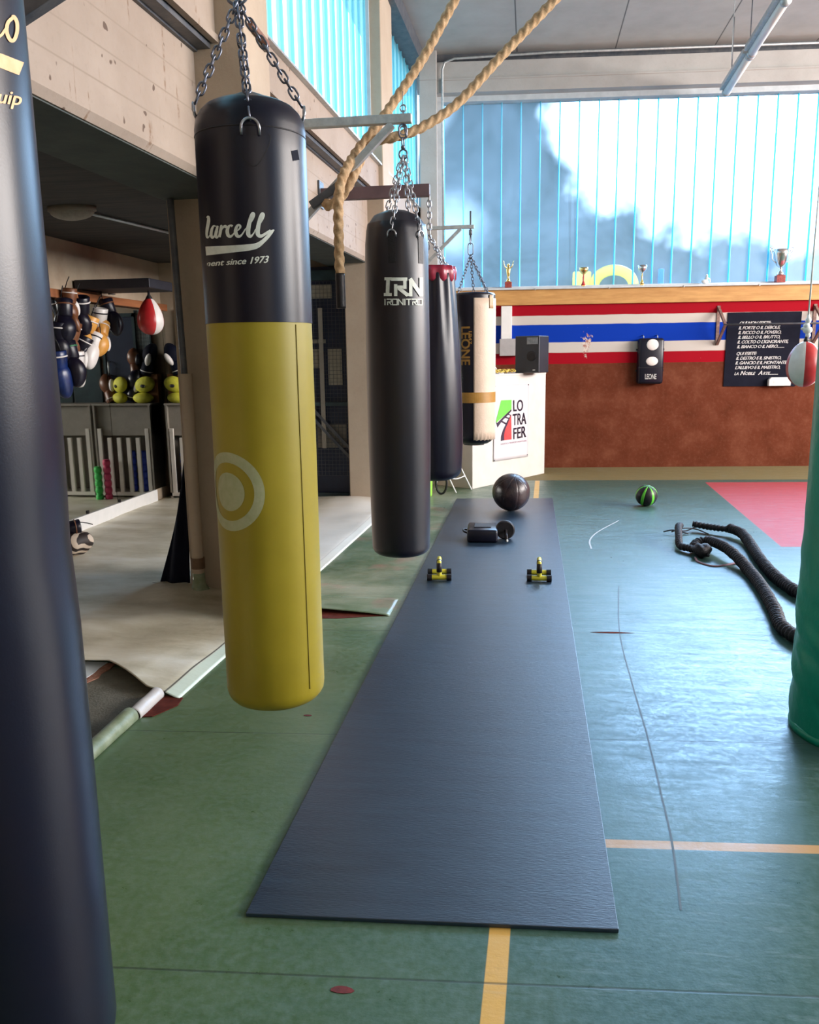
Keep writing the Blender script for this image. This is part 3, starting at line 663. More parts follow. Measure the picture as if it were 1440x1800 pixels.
for k, a in enumerate((toC, toC+PI/2, toC+PI, toC-PI/2)):
    b = B(); dc = rotv(a, YR-0.008 if k else YR+0.006)+V((0,0,ZT-0.115 if k == 0 else ZT-0.03)); dring(b, dc, rotv(a), 0.026, 0.004); b.build('d_ring', CHROME, yb, True)
    b = B(); b.chain(dc+V((0,0,0.028)), APX, 0.040, 0.022, 0.0034); b.build('chain', CHROMED, yb, True)
b = B()  # stitched reinforcement on the front, one per ring
fp = cyl_from_pixels(-0.865, 2.62, YR, 0.003, yb.location)
b = B(); sh = cr2([(413, 236), (412, 248), (424, 272), (441, 290), (452, 290), (464, 274), (474, 252), (476, 240), (472, 236)], 4)
stroke(b, sh, 1.6, fp); b.build('stitching', BRUB, yb)
b = B(); stroke(b, [(514, 274), (525, 272)], 18, fp); b.build('care_label', POSTM, yb)
swivel(yb, APX+V((0,0,0.27)), APX+V((0,0,0.01)), CHROMED)
b = B(); b.chain(APX+V((0,0,0.27)), V((-0.02,0,2.86)), 0.04, 0.022, 0.004); b.build('chain', CHROMED, yb, True)
# ring target
R2 = YR; ang_c = toC-0.80; zc_ = 1.087
def tgt(u, v): return rotv(ang_c+u/R2, R2+0.0012)+V((0,0,zc_+v))
b = B(); b.m = 0
N_ = 48
def annulus(b, r0, r1, fn, n=48, k=3):
    vs = []; fs = []
    for i in range(n):
        a = 2*PI*i/n
        for j in range(k+1): rr = r0+(r1-r0)*j/k; vs.append(fn(rr*math.cos(a), rr*math.sin(a)))
    for i in range(n):
        for j in range(k): fs.append((i*(k+1)+j, i*(k+1)+j+1, ((i+1)%n)*(k+1)+j+1, ((i+1)%n)*(k+1)+j))
    b.add(vs, fs)
annulus(b, 0.094, 0.127, tgt); annulus(b, 0.0005, 0.062, tgt, 48, 5); b.build('target_ring', PRINTG, yb)['label'] = 'pale ring and disc target'
# script lettering traced on the sleeve
b = B(); X0 = lambda p: (340+p[0]/4.5, 300+p[1]/4.5)
def ST(pts, w, k=5):
    q = cr2([X0(p) for p in pts], k); n = len(q); ws = [w[min(int(i/(n-1)*(len(w)-1)), len(w)-2)]*(1-(i/(n-1)*(len(w)-1)-min(int(i/(n-1)*(len(w)-1)), len(w)-2)))+w[min(int(i/(n-1)*(len(w)-1)), len(w)-2)+1]*(i/(n-1)*(len(w)-1)-min(int(i/(n-1)*(len(w)-1)), len(w)-2)) for i in range(n)]
    stroke(b, q, [x_*1.22/4.5 for x_ in ws], fp)
ST([(104,372),(118,365),(120,400),(108,470),(106,520),(116,530),(130,510)], [8,16,22,20,14,10,6])
ST([(178,440),(160,438),(146,465),(140,505),(150,530),(166,515),(182,470)], [6,12,18,20,16,10,6])
ST([(192,436),(182,480),(176,515),(188,530),(204,505)], [14,20,20,12,6])
ST([(204,505),(214,450),(222,436),(214,480),(206,526)], [5,10,14,20,18])
ST([(212,490),(232,452),(252,440),(262,452)], [6,12,20,14])
ST([(310,440),(296,432),(278,445),(268,478),(276,512),(296,520),(316,502),(330,482)], [16,10,18,24,22,16,10,6])
ST([(330,482),(354,470),(372,445),(362,430),(344,440),(334,478),(344,512),(366,520),(388,500),(412,462)], [6,8,14,14,16,24,24,16,10,8])
ST([(404,470),(440,430),(470,380),(480,346),(466,340),(452,380),(436,450),(434,500),(450,520),(470,505),(492,470)], [6,8,14,16,18,24,28,28,20,10,6])
ST([(484,476),(520,430),(548,380),(556,348),(542,342),(528,380),(512,450),(510,500),(530,518),(556,508),(590,486),(612,474)], [6,8,14,16,18,24,28,28,22,18,16,18])
# long swash under the name
ST([(98,636),(200,628),(320,618),(430,608),(500,594),(550,560),(590,520),(618,484),(640,468)], [58,52,46,42,36,26,24,24,6])
# big underlying letters made thicker
b.build('lettering', PRINT, yb)['label'] = 'white script lettering with a swash'
# small text under the swash
vs, fs = text_mesh('equipment since 1973', 1.0, 0.28, 0.03)
xs = [v[0] for v in vs]; W_ = max(xs)
def small(u, v):
    t = u/W_; x = 353+t*(473-353)*1.0; 
    x = 318+t*155; y = 470.5-t*9.0-v*(12+5.5*t)
    return fp(x, y)
fs = [f for f in fs if min(318+155*vs[i][0]/W_ for i in f) > 363.5]
b = flat_print(vs, fs, small, 0.4)
b.build('lettering', PRINT, yb)

# near-left bag, mostly out of frame
nb = thing('punching_bag', 'black punching bag with orange-white print, nearest and cut off by the left edge', 'punching bag', (-1.01, 1.33, 0))
NR = 0.178
pr = bag_profile(NR, 0.10, 2.25, 0.05, 0.06)
b = B(); b.lathe(pr, 64, mod=lambda a, z: 1+0.006*noise.noise(V((math.cos(a)*2+5, math.sin(a)*2, z*2)))-0.05*math.exp(-((z-1.17)/0.10)**2)*max(0, math.cos(a-0.1))**4); b.build('body', BLK, nb, True, ang=50)
APN = V((0,0,2.52))
for k in range(4):
    a = toC+k*PI/2; b = B(); dc = rotv(a, NR-0.01)+V((0,0,2.22)); dring(b, dc, rotv(a)); b.build('d_ring', CHROME, nb, True)
    b = B(); b.chain(dc+V((0,0,0.02)), APN, 0.04, 0.022, 0.0034); b.build('chain', CHROMED, nb, True)
b = B(); b.chain(APN, V((0,0,2.86)), 0.04, 0.022, 0.004); b.build('chain', CHROMED, nb, True)
fn_ = cyl_from_pixels(-1.01, 1.33, NR, 0.0015, nb.location)
b = B()
stroke(b, cr2([(-24,66),(-10,68),(2,62),(8,54),(14,46)]), [3,5,6,5,3]+[4]*30 if False else 5, fn_)
stroke(b, cr2([(24,30),(14,40),(12,56),(18,70),(25,70),(30,56),(30,40),(25,30),(21,30)]), 6.5, fn_)
stroke(b, cr2([(-30,50),(-20,35),(-34,40),(-36,62),(-24,68)]), 6, fn_)
b2 = B()
stroke(b, [(-60,92),(-20,100),(0,106),(20,114),(38,121)], 24, fn_)
vs, fs = text_mesh('equip', 1.0, 0.25, 0.02)
b_ = flat_print(vs, fs, lambda u, v: fn_(-42+u*36, 176-v*34+u*4.2), 0.4)
b.v += b_.v and [p for p in b_.v]; off_ = len(b.v)-len(b_.v); b.f += [tuple(i+off_ for i in f) for f in b_.f]; b.mi += [0]*len(b_.f)
b.build('lettering', GOLDP, nb)['label'] = 'pale orange lettering and stripe'
b = B(); 
pts = [(95,752),(90,800),(87,870),(92,920),(102,955),(112,985)]
fw = cyl_from_pixels(-1.01, 1.33, NR*1.0, 0.002, nb.location)

# all-black block-lettered bag
ib = thing('punching_bag', 'slim black punching bag with a white block logo beyond the yellow bag', 'punching bag', (-0.725, 4.6, 0))
IR = 0.172
pr = [(0.01, 0.375), (0.10, 0.38)]
for k in range(7): a = PI/2*k/6; pr.append((IR-0.05+0.05*math.sin(a)-0.005, 0.43-0.05*math.cos(a)))
for k in range(1, 20): t = k/20; pr.append((IR-0.005*(1-t)+0.008*math.sin(t*PI), 0.43+(2.10-0.43)*t))
pr += [(0.172, 2.10), (0.165, 2.17), (0.158, 2.205), (0.15, 2.21), (0.12, 2.25), (0.06, 2.275), (0.01, 2.28)]
fold = lambda a, z: 1+0.004*noise.noise(V((math.cos(a)*2, math.sin(a)*2+3, z*2)))+0.02*max(0, (z-1.95)/0.25)*math.sin(a*9)
b = B(); b.lathe(pr, 72, mod=fold); b.build('body', BLKF, ib, True, ang=60)
toI = math.atan2(-4.6, 0.725); API = V((0.045, 0, 2.55))
for k, (a, sx) in enumerate(((toI-0.14, 0), (toI+0.84, 0), (toI+PI-0.5, 0), (toI+PI+0.6, 0))):
    dc = rotv(a, 0.168)+V((0,0,2.135)); b = B(); dring(b, dc, rotv(a), 0.022, 0.004); b.build('d_ring', CHROME, ib, True)
    b = B(); b.chain(dc+V((0,0,0.024)), API+rotv(a, 0.012), 0.046, 0.024, 0.0034); b.build('chain', CHROME, ib, True)
    b = B(); tt = rotv(a+PI/2); c0 = rotv(a, 0.170)
    b.grid(lambda u, v: rotv(a+(u-0.5)*0.22, 0.1725+0.002)+V((0,0,2.13-0.14*v)), 6, 6); b.build('strap', BRUB, ib, solid=0.003)
swivel(ib, API+V((0,0,0.165)), API, CHROMED)
fi = cyl_from_pixels(-0.725, 4.6, IR, 0.008, ib.location)
XI = lambda x, y: (620+x/3.461, 360+y/3.461)
b = B()
def PL(pts):
    P = [XI(*p) for p in pts]
    for a_, c_ in zip(P, P[1:]): pass
    return P
def SL(pts, w): stroke_seg(b, [XI(*p) for p in pts], w/3.461, fi)
def stroke_seg(b, pts, w, fn):
    for a_, c_ in zip(pts, pts[1:]):
        d = V((c_[0]-a_[0], c_[1]-a_[1], 0)); L_ = d.length; d.normalize(); e = d*w*0.35
        n = max(1, int(L_/4)); q = [(a_[0]-e.x+(c_[0]-a_[0]+2*e.x)*i/n, a_[1]-e.y+(c_[1]-a_[1]+2*e.y)*i/n) for i in range(n+1)]
        stroke(b, q, w, fn)
SL([(200,450),(232,450)], 18); SL([(216,450),(212,545)], 22); SL([(196,546),(232,546)], 18)
SL([(240,452),(326,452)], 20); SL([(318,452),(318,505)], 20); SL([(318,500),(262,500)], 18); SL([(262,490),(262,548)], 20); SL([(285,510),(330,546)], 22); SL([(330,546),(345,546)], 18)
SL([(354,550),(354,462)], 20); SL([(354,456),(415,545)], 24); SL([(418,550),(418,450)], 22)
y0, y1 = 574, 608
def small_letters():
    x = 194
    adv = {'I': 15, 'R': 34, 'O': 36, 'N': 36, 'T': 32}
    for ch in 'IRONITRO':
        w_ = adv[ch]-8; a0_, a1_ = x, x+w_
        if ch == 'I': SL([(x+3,y0),(x+3,y1)], 7)
        if ch == 'R': SL([(a0_,y0),(a1_,y0),(a1_,(y0+y1)/2),(a0_+4,(y0+y1)/2)], 6); SL([(a0_+4,(y0+y1)/2),(a0_+4,y1)], 6); SL([(a0_+12,(y0+y1)/2),(a1_,y1)], 6)
        if ch == 'O': SL([(a0_,y0),(a1_,y0),(a1_,y1),(a0_,y1),(a0_,y0)], 6)
        if ch == 'N': SL([(a0_,y1),(a0_,y0),(a1_,y1),(a1_,y0)], 6)
        if ch == 'T': SL([(a0_-2,y0),(a1_+2,y0)], 6); SL([((a0_+a1_)/2,y0),((a0_+a1_)/2,y1)], 7)
        x += adv[ch]
small_letters()
b.build('logo', PRINT, ib)['label'] = 'white block-letter logo'

# dark pear-shaped bag with maroon top
mb = thing('punching_bag', 'dark glossy pear-shaped punching bag with gathered maroon top behind the block-logo bag', 'punching bag', (-0.755, 6.7, 0))
pr = [(0.01, 0.50), (0.12, 0.505)]
for k in range(7): a = PI/2*k/6; pr.append((0.215-0.09+0.09*math.sin(a), 0.60-0.09*math.cos(a)))
for z, r in ((0.8, 0.222), (1.0, 0.222), (1.2, 0.216), (1.4, 0.208), (1.6, 0.196), (1.75, 0.186), (1.9, 0.176), (2.0, 0.168), (2.1, 0.16), (2.14, 0.158)): pr.append((r, z))
pr += [(0.15, 2.15), (0.05, 2.13), (0.01, 2.13)]
b = B(); b.lathe(pr, 72, mod=lambda a, z: 1+0.045*max(0, (z-1.35)/0.8)*math.sin(a*11+z*1.5)+0.01*noise.noise(V((math.cos(a)*2, math.sin(a)*2, z*3)))); b.build('body', BLK, mb, True, ang=70)
b = B(); b.lathe([(0.150, 2.08), (0.166, 2.10), (0.170, 2.16), (0.160, 2.20), (0.14, 2.18), (0.13, 2.12)], 72, mod=lambda a, z: 1+0.05*math.sin(a*11+z*9)); b.build('gathered_rim', MAROON, mb, True)['label'] = 'gathered maroon rim'
for k in range(4):
    a = 0.7+k*PI/2; b = B(); b.chain(rotv(a, 0.15)+V((0,0,2.17)), V((-0.035,0,2.44)), 0.05, 0.026, 0.004); b.build('chain', CHROME, mb, True)
b = B(); b.chain(V((-0.035,0,2.44)), V((-0.035,0,2.74)), 0.06, 0.03, 0.005); b.build('hanging_chain', CHROME, mb, True)

# cream and black bag
cb = thing('punching_bag', 'short black punching bag with a cream panel and brown tape band, furthest in the row', 'punching bag', (-0.565, 8.6, 0))
CR = 0.215
pr = bag_profile(CR, 0.60, 2.13, 0.11, 0.03, 0.01)
b = B(); b.lathe(pr, 64); b.build('body', BLK, cb, True, ang=50)
toB = math.atan2(-8.6, 0.565)
b = B(); b.grid(lambda u, v: rotv(toB-0.02+u*1.9, CR+0.004)+V((0,0,0.655+v*1.415+0.006*math.sin(u*60)*(1 if v == 0 else 0))), 28, 16); b.build('panel', CREAM, cb, True, solid=0.003)['label'] = 'cream vinyl panel'
b = B(); b.grid(lambda u, v: rotv(toB-1.4+u*3.6, CR+0.0075)+V((0,0,1.035+v*0.105)), 40, 2); b.build('tape_band', TAPE, cb, False)['label'] = 'brown tape band'
b = B(); b.grid(lambda u, v: rotv(toB+0.75+u*0.28, CR+0.009)+V((0,0,1.97+v*0.13)), 6, 4); b.build('strap', mat('tan_strap', (0.42,0.28,0.17), 0.5, (0.5,0.34,0.2), 20), cb, True, solid=0.004)
for k, a in enumerate((toB-0.9, toB+0.75, toB+0.3+PI/2+0.5, toB+PI)):
    b = B(); b.chain(rotv(a, CR-0.01)+V((0,0,2.12)), V((-0.035,0,2.50)), 0.045, 0.024, 0.0036); b.build('chain', CHROMED, cb, True)
b = B(); b.link((-0.035,0,2.56), (0,0,1), (1,0,0), 0.12, 0.05, 0.005, 8); b.link((-0.035,0,2.64), (0,0,1), (0,1,0), 0.07, 0.03, 0.005, 8); b.build('carabiner', CHROMED, cb, True)
b = B()
vs, fs = text_mesh('LEONE', 1.0, 0.0, 0.03); b = flat_print(vs, fs, lambda u, v: rotv(toB-0.62+v*0.62, CR+0.002)+V((0,0,1.80-u*0.125)), 0.3); b.build('lettering', TAPE, cb)['label'] = 'gold vertical lettering'
vs, fs = text_mesh('1947', 1.0, 0.0, 0.02); b = flat_print(vs, fs, lambda u, v: rotv(toB-0.25+v*0.22, CR+0.002)+V((0,0,1.76-u*0.07)), 0.3); b.build('lettering', TAPE, cb)

# ------------------------------------------------------------------ wall arms
def arm(label, y, z, x_end, x_wall, m_, w, h, strut=None, sm=None, eye=None, loc=None):
    t = thing('wall_bracket', label, 'bracket', (x_wall, y, z))
    b = B(); b.bx(0, x_end-x_wall, -w/2, w/2, -h/2, h/2); b.build('arm', m_, t, bevel=0.003)
    b = B(); b.bx(-0.0, 0.012, -0.07, 0.07, -0.10, 0.10); b.build('wall_plate', STEELD, t)
    if strut:
        (x0, z0), (x1, z1) = strut
        b = B(); b.bar((x0-x_wall, -0.0, z0-z), (x1-x_wall, 0.0, z1-z), w*0.9, w*0.9, (0,1,0)); b.build('strut', sm or m_, t, bevel=0.002)
    if eye:
        b = B(); ex = eye-x_wall; b.tube([(ex,0,h/2+0.02),(ex,0,-h/2-0.02)], 0.005, 8); b.link((ex,0,-h/2-0.035), (0,0,1), (1,0,0), 0.045, 0.04, 0.004, 8)
        b.link((ex,0,h/2+0.03), (0,0,1), (1,0,0), 0.035, 0.03, 0.004, 8); b.build('eye_bolt', CHROME, t, True)
    return t
arm('long galvanised square-tube arm with diagonal strut holding the block-logo bag', 4.62, 2.745, -0.635, -1.70, GALV, 0.042, 0.045, ((-0.74, 2.72), (-1.47, 2.043)), GALV, -0.68)
arm('dark steel wall arm above the yellow bag', 2.62, 2.89, -0.84, -1.75, STEELD, 0.05, 0.06, ((-0.95, 2.87), (-1.75, 2.5)), STEELD, -0.885)
arm('dark steel wall arm above the bag at the left edge', 1.33, 2.89, -0.95, -1.79, STEELD, 0.05, 0.06, ((-1.05, 2.87), (-1.79, 2.5)), STEELD, -0.985)
arm('thick purple-brown rectangular arm holding the maroon-topped bag', 6.7, 2.775, -0.785, -1.66, mat('brown_steel', (0.11,0.065,0.075), 0.5, (0.15,0.09,0.10), 10), 0.06, 0.092)
t4 = arm('thin grey arm with short strut and tall bolt in front of the frosted window', 8.6, 2.775, -0.565, -1.55, GALV, 0.035, 0.035, ((-0.70, 2.76), (-1.38, 2.12)), GALV)
b = B(); b.tube([(-0.60+1.55,0,0.15),(-0.60+1.55,0,-0.14)], 0.009, 8); b.tube([(-0.60+1.55,0,-0.03),(-0.60+1.55,0,-0.08)], 0.016, 6); b.build('bolt', STEELD, t4, True)
# small bracket high by the yellow bag's chain
t = thing('window_catch', 'small rusty steel catch reaching from the window sill behind the yellow bag chain', 'bracket', pX(470, 78, -1.425))
p0 = pX(440, 40, -1.425)-t.location; b = B(); b.bar((0,0,0), p0, 0.025, 0.025); b.build('rod', mat('rusty_brown', (0.16,0.07,0.05), 0.7, (0.25,0.12,0.08), 20), t)
b = B(); b.bx(-0.03,0.0,-0.03,0.03,-0.03,0.03); b.build('end_block', STEELD, t, bevel=0.004)
# black thin wire line above the block-logo bag
b = B(); b.tube([pY(708, 160, 4.62), pY(708, 196, 4.62)], 0.002, 6); o = b.build('hanging_wire', STEELD); tag(o, 'thin wire sticking up from the end of the galvanised arm', 'wire')

# ------------------------------------------------------------------ ropes
def rope(label, pix, end_black=None, tail=None):
    P = [pY(x, y, Y) for x, y, Y in pix]
    if tail: P = tail+P
    S = []; 
    pts = smooth_path(P, 10)
    # even spacing
    out = [pts[0]]; step = 0.012
    acc = 0
    for a_, c_ in zip(pts, pts[1:]):
        L_ = (c_-a_).length; 
        while acc+L_ >= step:
            r_ = (step-acc)/L_; a_ = a_.lerp(c_, r_); out.append(a_.copy()); L_ = (c_-a_).length; acc = 0
        acc += L_
    t = thing('climbing_rope', label, 'rope', out[0], group=None)
    n_b = len(out) if not end_black else len(out)-int(end_black/step)
    b = B(); b.tube([p-out[0] for p in out[:n_b+1]], 0.0245, 18, twist=0.42, lob=0.42); b.build('rope', ROPEM, t, True)
    if end_black:
        b = B(); b.tube([p-out[0] for p in out[n_b:]], 0.026, 14); e = b.build('whipping', BRUB, t, True); e['label'] = 'black taped end'
    return t
cA = pY(800, 0, 5.1); cB = pY(975, 0, 5.1)
dA = (pY(800,0,5.1)-pY(745,100,5.05)); dB = (pY(975,0,5.1)-pY(880,100,5.05))
tailA = [cA+dA*((5.2-cA.z)/dA.z), cA+dA*((5.2-cA.z)/dA.z)*0.5]; tailB = [cB+dB*((5.2-cB.z)/dB.z), cB+dB*((5.2-cB.z)/dB.z)*0.5]
rope('twisted manila rope whose black-taped end hangs straight down beside the yellow bag', [(800,0,5.1),(745,100,5.0),(692,180,4.85),(658,228,4.74),(625,270,4.66),(601,315,4.48),(595,360,4.42),(596,430,4.42),(598,490,4.42),(600,546,4.42)], 0.20, tailA)
rope('thick twisted manila rope swung in low from the right and knotted over the galvanised strut', [(975,0,5.1),(880,100,5.0),(806,180,4.9),(745,222,4.8),(698,240,4.74),(652,251,4.72),(632,285,4.70),(617,318,4.60),(600,345,4.58),(578,362,4.56),(572,352,4.62)], None, tailB)
b = B(); P = pY(570, 345, 4.66)
b.bar(pY(548, 362, 4.60), pY(604, 322, 4.60), 0.05, 0.045); b.bar(pY(560, 348, 4.70), pY(598, 360, 4.70), 0.035, 0.03); o = b.build('strapped_bundle', STEELD, bevel=0.004); tag(o, 'dark webbing bundle strapped round the strut where the ropes meet', 'strap')

# ------------------------------------------------------------------ ceiling lamps
t = thing('ceiling_light', 'two-tube fluorescent batten hanging from the ceiling in front of the window', 'ceiling light', (2.38, 10.4, 4.80))
e0 = gp(1270, 158, 4.70)-t.location; e1 = gp(1318, 82, 4.70); e2 = gp(1372, -5, 4.70)-t.location
Pa = EW(2.30, 0.28, 4.72)-t.location; 
A_ = pY(1270, 155, 11.0)-t.location; M1_ = pY(1313, 84, 9.75)-t.location; B_ = pY(1372, -8, 8.5)-t.location
for (a_, c_) in ((A_, A_.lerp(B_, 0.47)), (A_.lerp(B_, 0.50), B_)):
    off = V((0.05, 0, -0.045))
    b = B(); b.bar(a_, c_, 0.06, 0.05); b.build('housing', GALV, t, bevel=0.005)
    b = B(); b.tube([a_+off, c_+off], 0.042, 14); b.build('tube', TUBEW, t, True)
    for q in (a_, c_):
        b = B(); b.tube([q+off-(c_-a_).normalized()*0.02, q+off+(c_-a_).normalized()*0.02], 0.05, 14); b.build('end_cap', GALV, t, True)
for f_ in (0.2, 0.55, 0.9):
    q = A_.lerp(B_, f_); b = B(); b.tube([q, V((q.x, q.y, 5.2-t.location.z))], 0.006, 6); b.build('suspension_rod', STEELD, t)
b = B(); q = pY(1290, 35, 9.0); b.tube([V((q.x,q.y,5.2)), V((q.x, q.y, q.z-0.35))], 0.004, 6); o = b.build('ceiling_hook', GALV); tag(o, 'thin rod dropping from the ceiling left of the fluorescent batten', 'hook')
# conduit along the beam
b = B(fEW); b.tube([(-1.13,-0.20,2.9),(-1.13,-0.20,4.6),(-1.13,-0.20,4.98),(-1.10,-0.20,5.06),(-0.98,-0.20,5.10),(0.2,-0.20,5.13),(9.8,-0.20,5.13)], 0.014, 8); o = b.build('conduit', GALV, None, True); tag(o, 'grey conduit running up the corner and along the beam over the window', 'conduit')
# bulkhead lamp in the bay
lc = gp(127, 377, 2.49); t = thing('bulkhead_light', 'oval ribbed glass bulkhead lamp on the dark bay ceiling', 'ceiling light', (lc.x, lc.y, 2.54))
b = B(); b.lathe([(0.01,0),(0.15,0),(0.15,-0.03),(0.13,-0.035)], 32, mod=None); ob = b.build('base', GREYP, t, True); ob.scale = (1.15, 0.6, 1)
b = B(); b.ball((0,0,-0.03), (0.16, 0.08, 0.06), 28, 14); b.build('glass_cover', LAMPG, t, True)
cdl = gp(162, 376, 2.5); cdr = gp(300, 415, 2.5)
b = B(); b.tube([V((lc.x-0.0, lc.y, 2.525)), V((cdr.x, cdr.y, 2.525)), V((cdr.x+0.2, cdr.y+0.2*(cdr.y-cdl.y)/(cdr.x-cdl.x), 2.525))], 0.012, 8); o = b.build('conduit', GALV, None, True); tag(o, 'pale conduit on the dark bay ceiling leading to the bulkhead lamp', 'conduit')
q0 = gp(64, 255, 2.44); q1 = gp(180, 300, 2.5)
b = B(); b.tube([V((q0.x, q0.y, 2.525)), V((q1.x, q1.y, 2.525))], 0.006, 6); o = b.build('cable', GALV, None, True); tag(o, 'thin pale cable along the inner edge of the concrete beam', 'cable')

# ------------------------------------------------------------------ near column: downpipe, dark sheet
pb = gp(350, 1050); t = thing('downpipe', 'beige downpipe with a brown clip on the front of the near column', 'pipe', (pb.x, 4.86, 0))
b = B(); b.tube([(0,0,0.02),(0,0,1.42)], 0.038, 16); b.build('lower_pipe', COLM, t, True, ang=50)
b = B(); b.tube([(-0.012,0.005,1.42),(-0.03,0.005,2.44)], 0.02, 16); b.build('upper_pipe', STEELD, t, True, ang=50)['label'] = 'dark upper pipe'
b = B(); b.lathe([(0.041,0),(0.043,0),(0.043,0.07),(0.041,0.07)], 16, (0,0,0.19)); b.build('clip', mat('brown_clip',(0.12,0.07,0.04),0.6,(0.16,0.09,0.05),20), t, True, ang=50)
b = B(); b.lathe([(0.075,0.0),(0.06,0.04),(0.042,0.09),(0.039,0.16)], 16, mod=lambda a, z: 1+0.15*math.sin(a*3)*(1 if z < 0.08 else 0)); b.build('lino_upstand', GCURL, t, True)
tri = [gp(281, 1030), gp(332, 1040)]
t = thing('dark_sheet', 'narrow dark fabric sheet hanging flared to the floor beside the near column', 'sheet', (tri[0].x, tri[0].y, 0))
def shf(u, v):
    top = pY(322, 865, 4.97)-t.location; topr = pY(332, 700, 4.99)-t.location; bl = tri[0]-t.location; br = tri[1]-t.location
    a_ = bl.lerp(top, v**0.8); c_ = br.lerp(topr, v); p = a_.lerp(c_, u); p.z = a_.z*(1-u)+c_.z*u+0.012; p.y += 0.03*math.sin(u*9+v*2)*(1-v); return p
b = B(); b.grid(shf, 14, 14); b.build('cloth', POSTM, t, True, solid=0.01)
b = B(); b.tube(smooth_path([V((-0.08,0,0.012)), V((-0.02,-0.03,0.02)), V((0.05,-0.03,0.012)), V((0.1,0.0,0.015))]), 0.014, 8); b.build('hem', POSTM, t, True)

# ------------------------------------------------------------------ bay back wall fittings
t = thing('dark_door', 'dark blue door in the back of the left bay, seen in the mirror', 'door', (-3.44, 8.74, 0))
b = B(); b.bx(-0.17, 0.17, -0.03, 0, 0, 1.98); b.build('leaf', DBLUE, t, bevel=0.004)
b = B(); b.bx(-0.20,-0.17,-0.04,0,0,2.02); b.bx(0.17,0.20,-0.04,0,0,2.02); b.bx(-0.2,0.2,-0.04,0,1.98,2.02); b.build('frame', DTEAL, t)
b = B(); b.tube([(0.13,-0.03,1.35),(0.13,-0.06,1.35),(0.13,-0.06,1.5),(0.13,-0.03,1.5)], 0.01, 8); b.build('handle', GALV, t, True)
t = thing('mesh_window', 'narrow window with wire mesh beside the dark blue door in the bay', 'window', (-3.72, 8.74, 1.2))
b = B(); b.bx(-0.075,0.075,-0.01,0,-0.2,0.85); b.build('pane', mat('mesh_pane',(0.16,0.22,0.23),0.3,(0.45,0.50,0.50),4), t)
b = B()
for k in range(24): b.tube([(-0.075,-0.015,-0.18+k*0.043),(0.075,-0.015,-0.18+k*0.043)], 0.002, 5)
for k in range(5): b.tube([(-0.06+k*0.03,-0.015,-0.2),(-0.06+k*0.03,-0.015,0.85)], 0.002, 5)
b.build('wire_mesh', STEELD, t)
b = B(); b.bx(-0.09,0.09,-0.02,0,0.2,0.23); b.bx(-0.09,-0.075,-0.02,0,-0.2,0.85); b.bx(0.075,0.09,-0.02,0,-0.2,0.85); b.build('frame', DTEAL, t)
for x0, x1, lb in ((-3.2, -2.86, 'tall dark teal sheet panel leaning on the bay back wall, by the blue door'), (-2.84, -2.45, 'tall dark teal sheet panel leaning on the bay back wall, nearer the hall')):
    b = B(); b.bx(x0, x1, 8.70, 8.73, 0.02, 1.9); o = b.build('wall_panel', DTEAL, bevel=0.004); tag(o, lb, 'panel')
# dark mesh cage door seen between yellow bag and far column
t = thing('cage_door', 'dark steel-mesh cage door closing the bay left of the far column', 'door', (-2.12, 8.62, 0))
b = B(); b.bx(-0.24, 0.24, 0.05, 0.10, 0, 2.44); b.build('backing', DBLUE, t)
b = B()
for k in range(12): b.bx(-0.22+k*0.04, -0.217+k*0.04, 0, 0.004, 0.25, 2.3)
for k in range(52): b.bx(-0.23, 0.23, 0, 0.004, 0.25+k*0.04, 0.253+k*0.04)
b.build('wire_mesh', STEELD, t)
b = B(); b.bx(-0.24,-0.21,-0.01,0.03,0,2.4); b.bx(0.21,0.24,-0.01,0.03,0,2.4); b.bx(-0.24,0.24,-0.01,0.03,1.0,1.04); b.bx(-0.24,0.24,-0.01,0.03,2.3,2.4); b.bx(-0.24,0.24,-0.01,0.03,0,0.06); b.build('frame', DTEAL, t)
b = B(); b.bx(-0.08,-0.035,-0.02,0.0,0.55,2.02); b.build('post', GREYP, t)
b = B(); b.bar((-0.2,-0.015,1.0),(0.22,-0.015,0.55),0.012,0.03); b.bar((-0.2,-0.015,0.9),(0.22,-0.015,0.45),0.012,0.03); b.build('brace', STEELD, t)
PALEM = mat('pale_light_tile', (0.42,0.38,0.30), 0.5, (0.55,0.50,0.40), 20)
for (x0,x1,z0,z1) in ((-0.20,-0.09,1.40,1.60),(0.0,0.15,1.22,1.60),(-0.20,0.06,2.12,2.26),(-0.18,-0.02,1.66,1.70),(-0.14,0.18,0.55,0.80)):
    b = B(); b.bx(x0,x1,0.035,0.045,z0,z1); b.build('pane', PALEM if z0 > 1 else GREYP, t)
# rail above the mirror
b = B(); b.bx(-3.985, -3.90, 3.2, 8.7, 2.03, 2.10); o = b.build('wooden_rail', WOODR, bevel=0.004); tag(o, 'red-brown wooden rail along the wall above the mirror', 'rail')
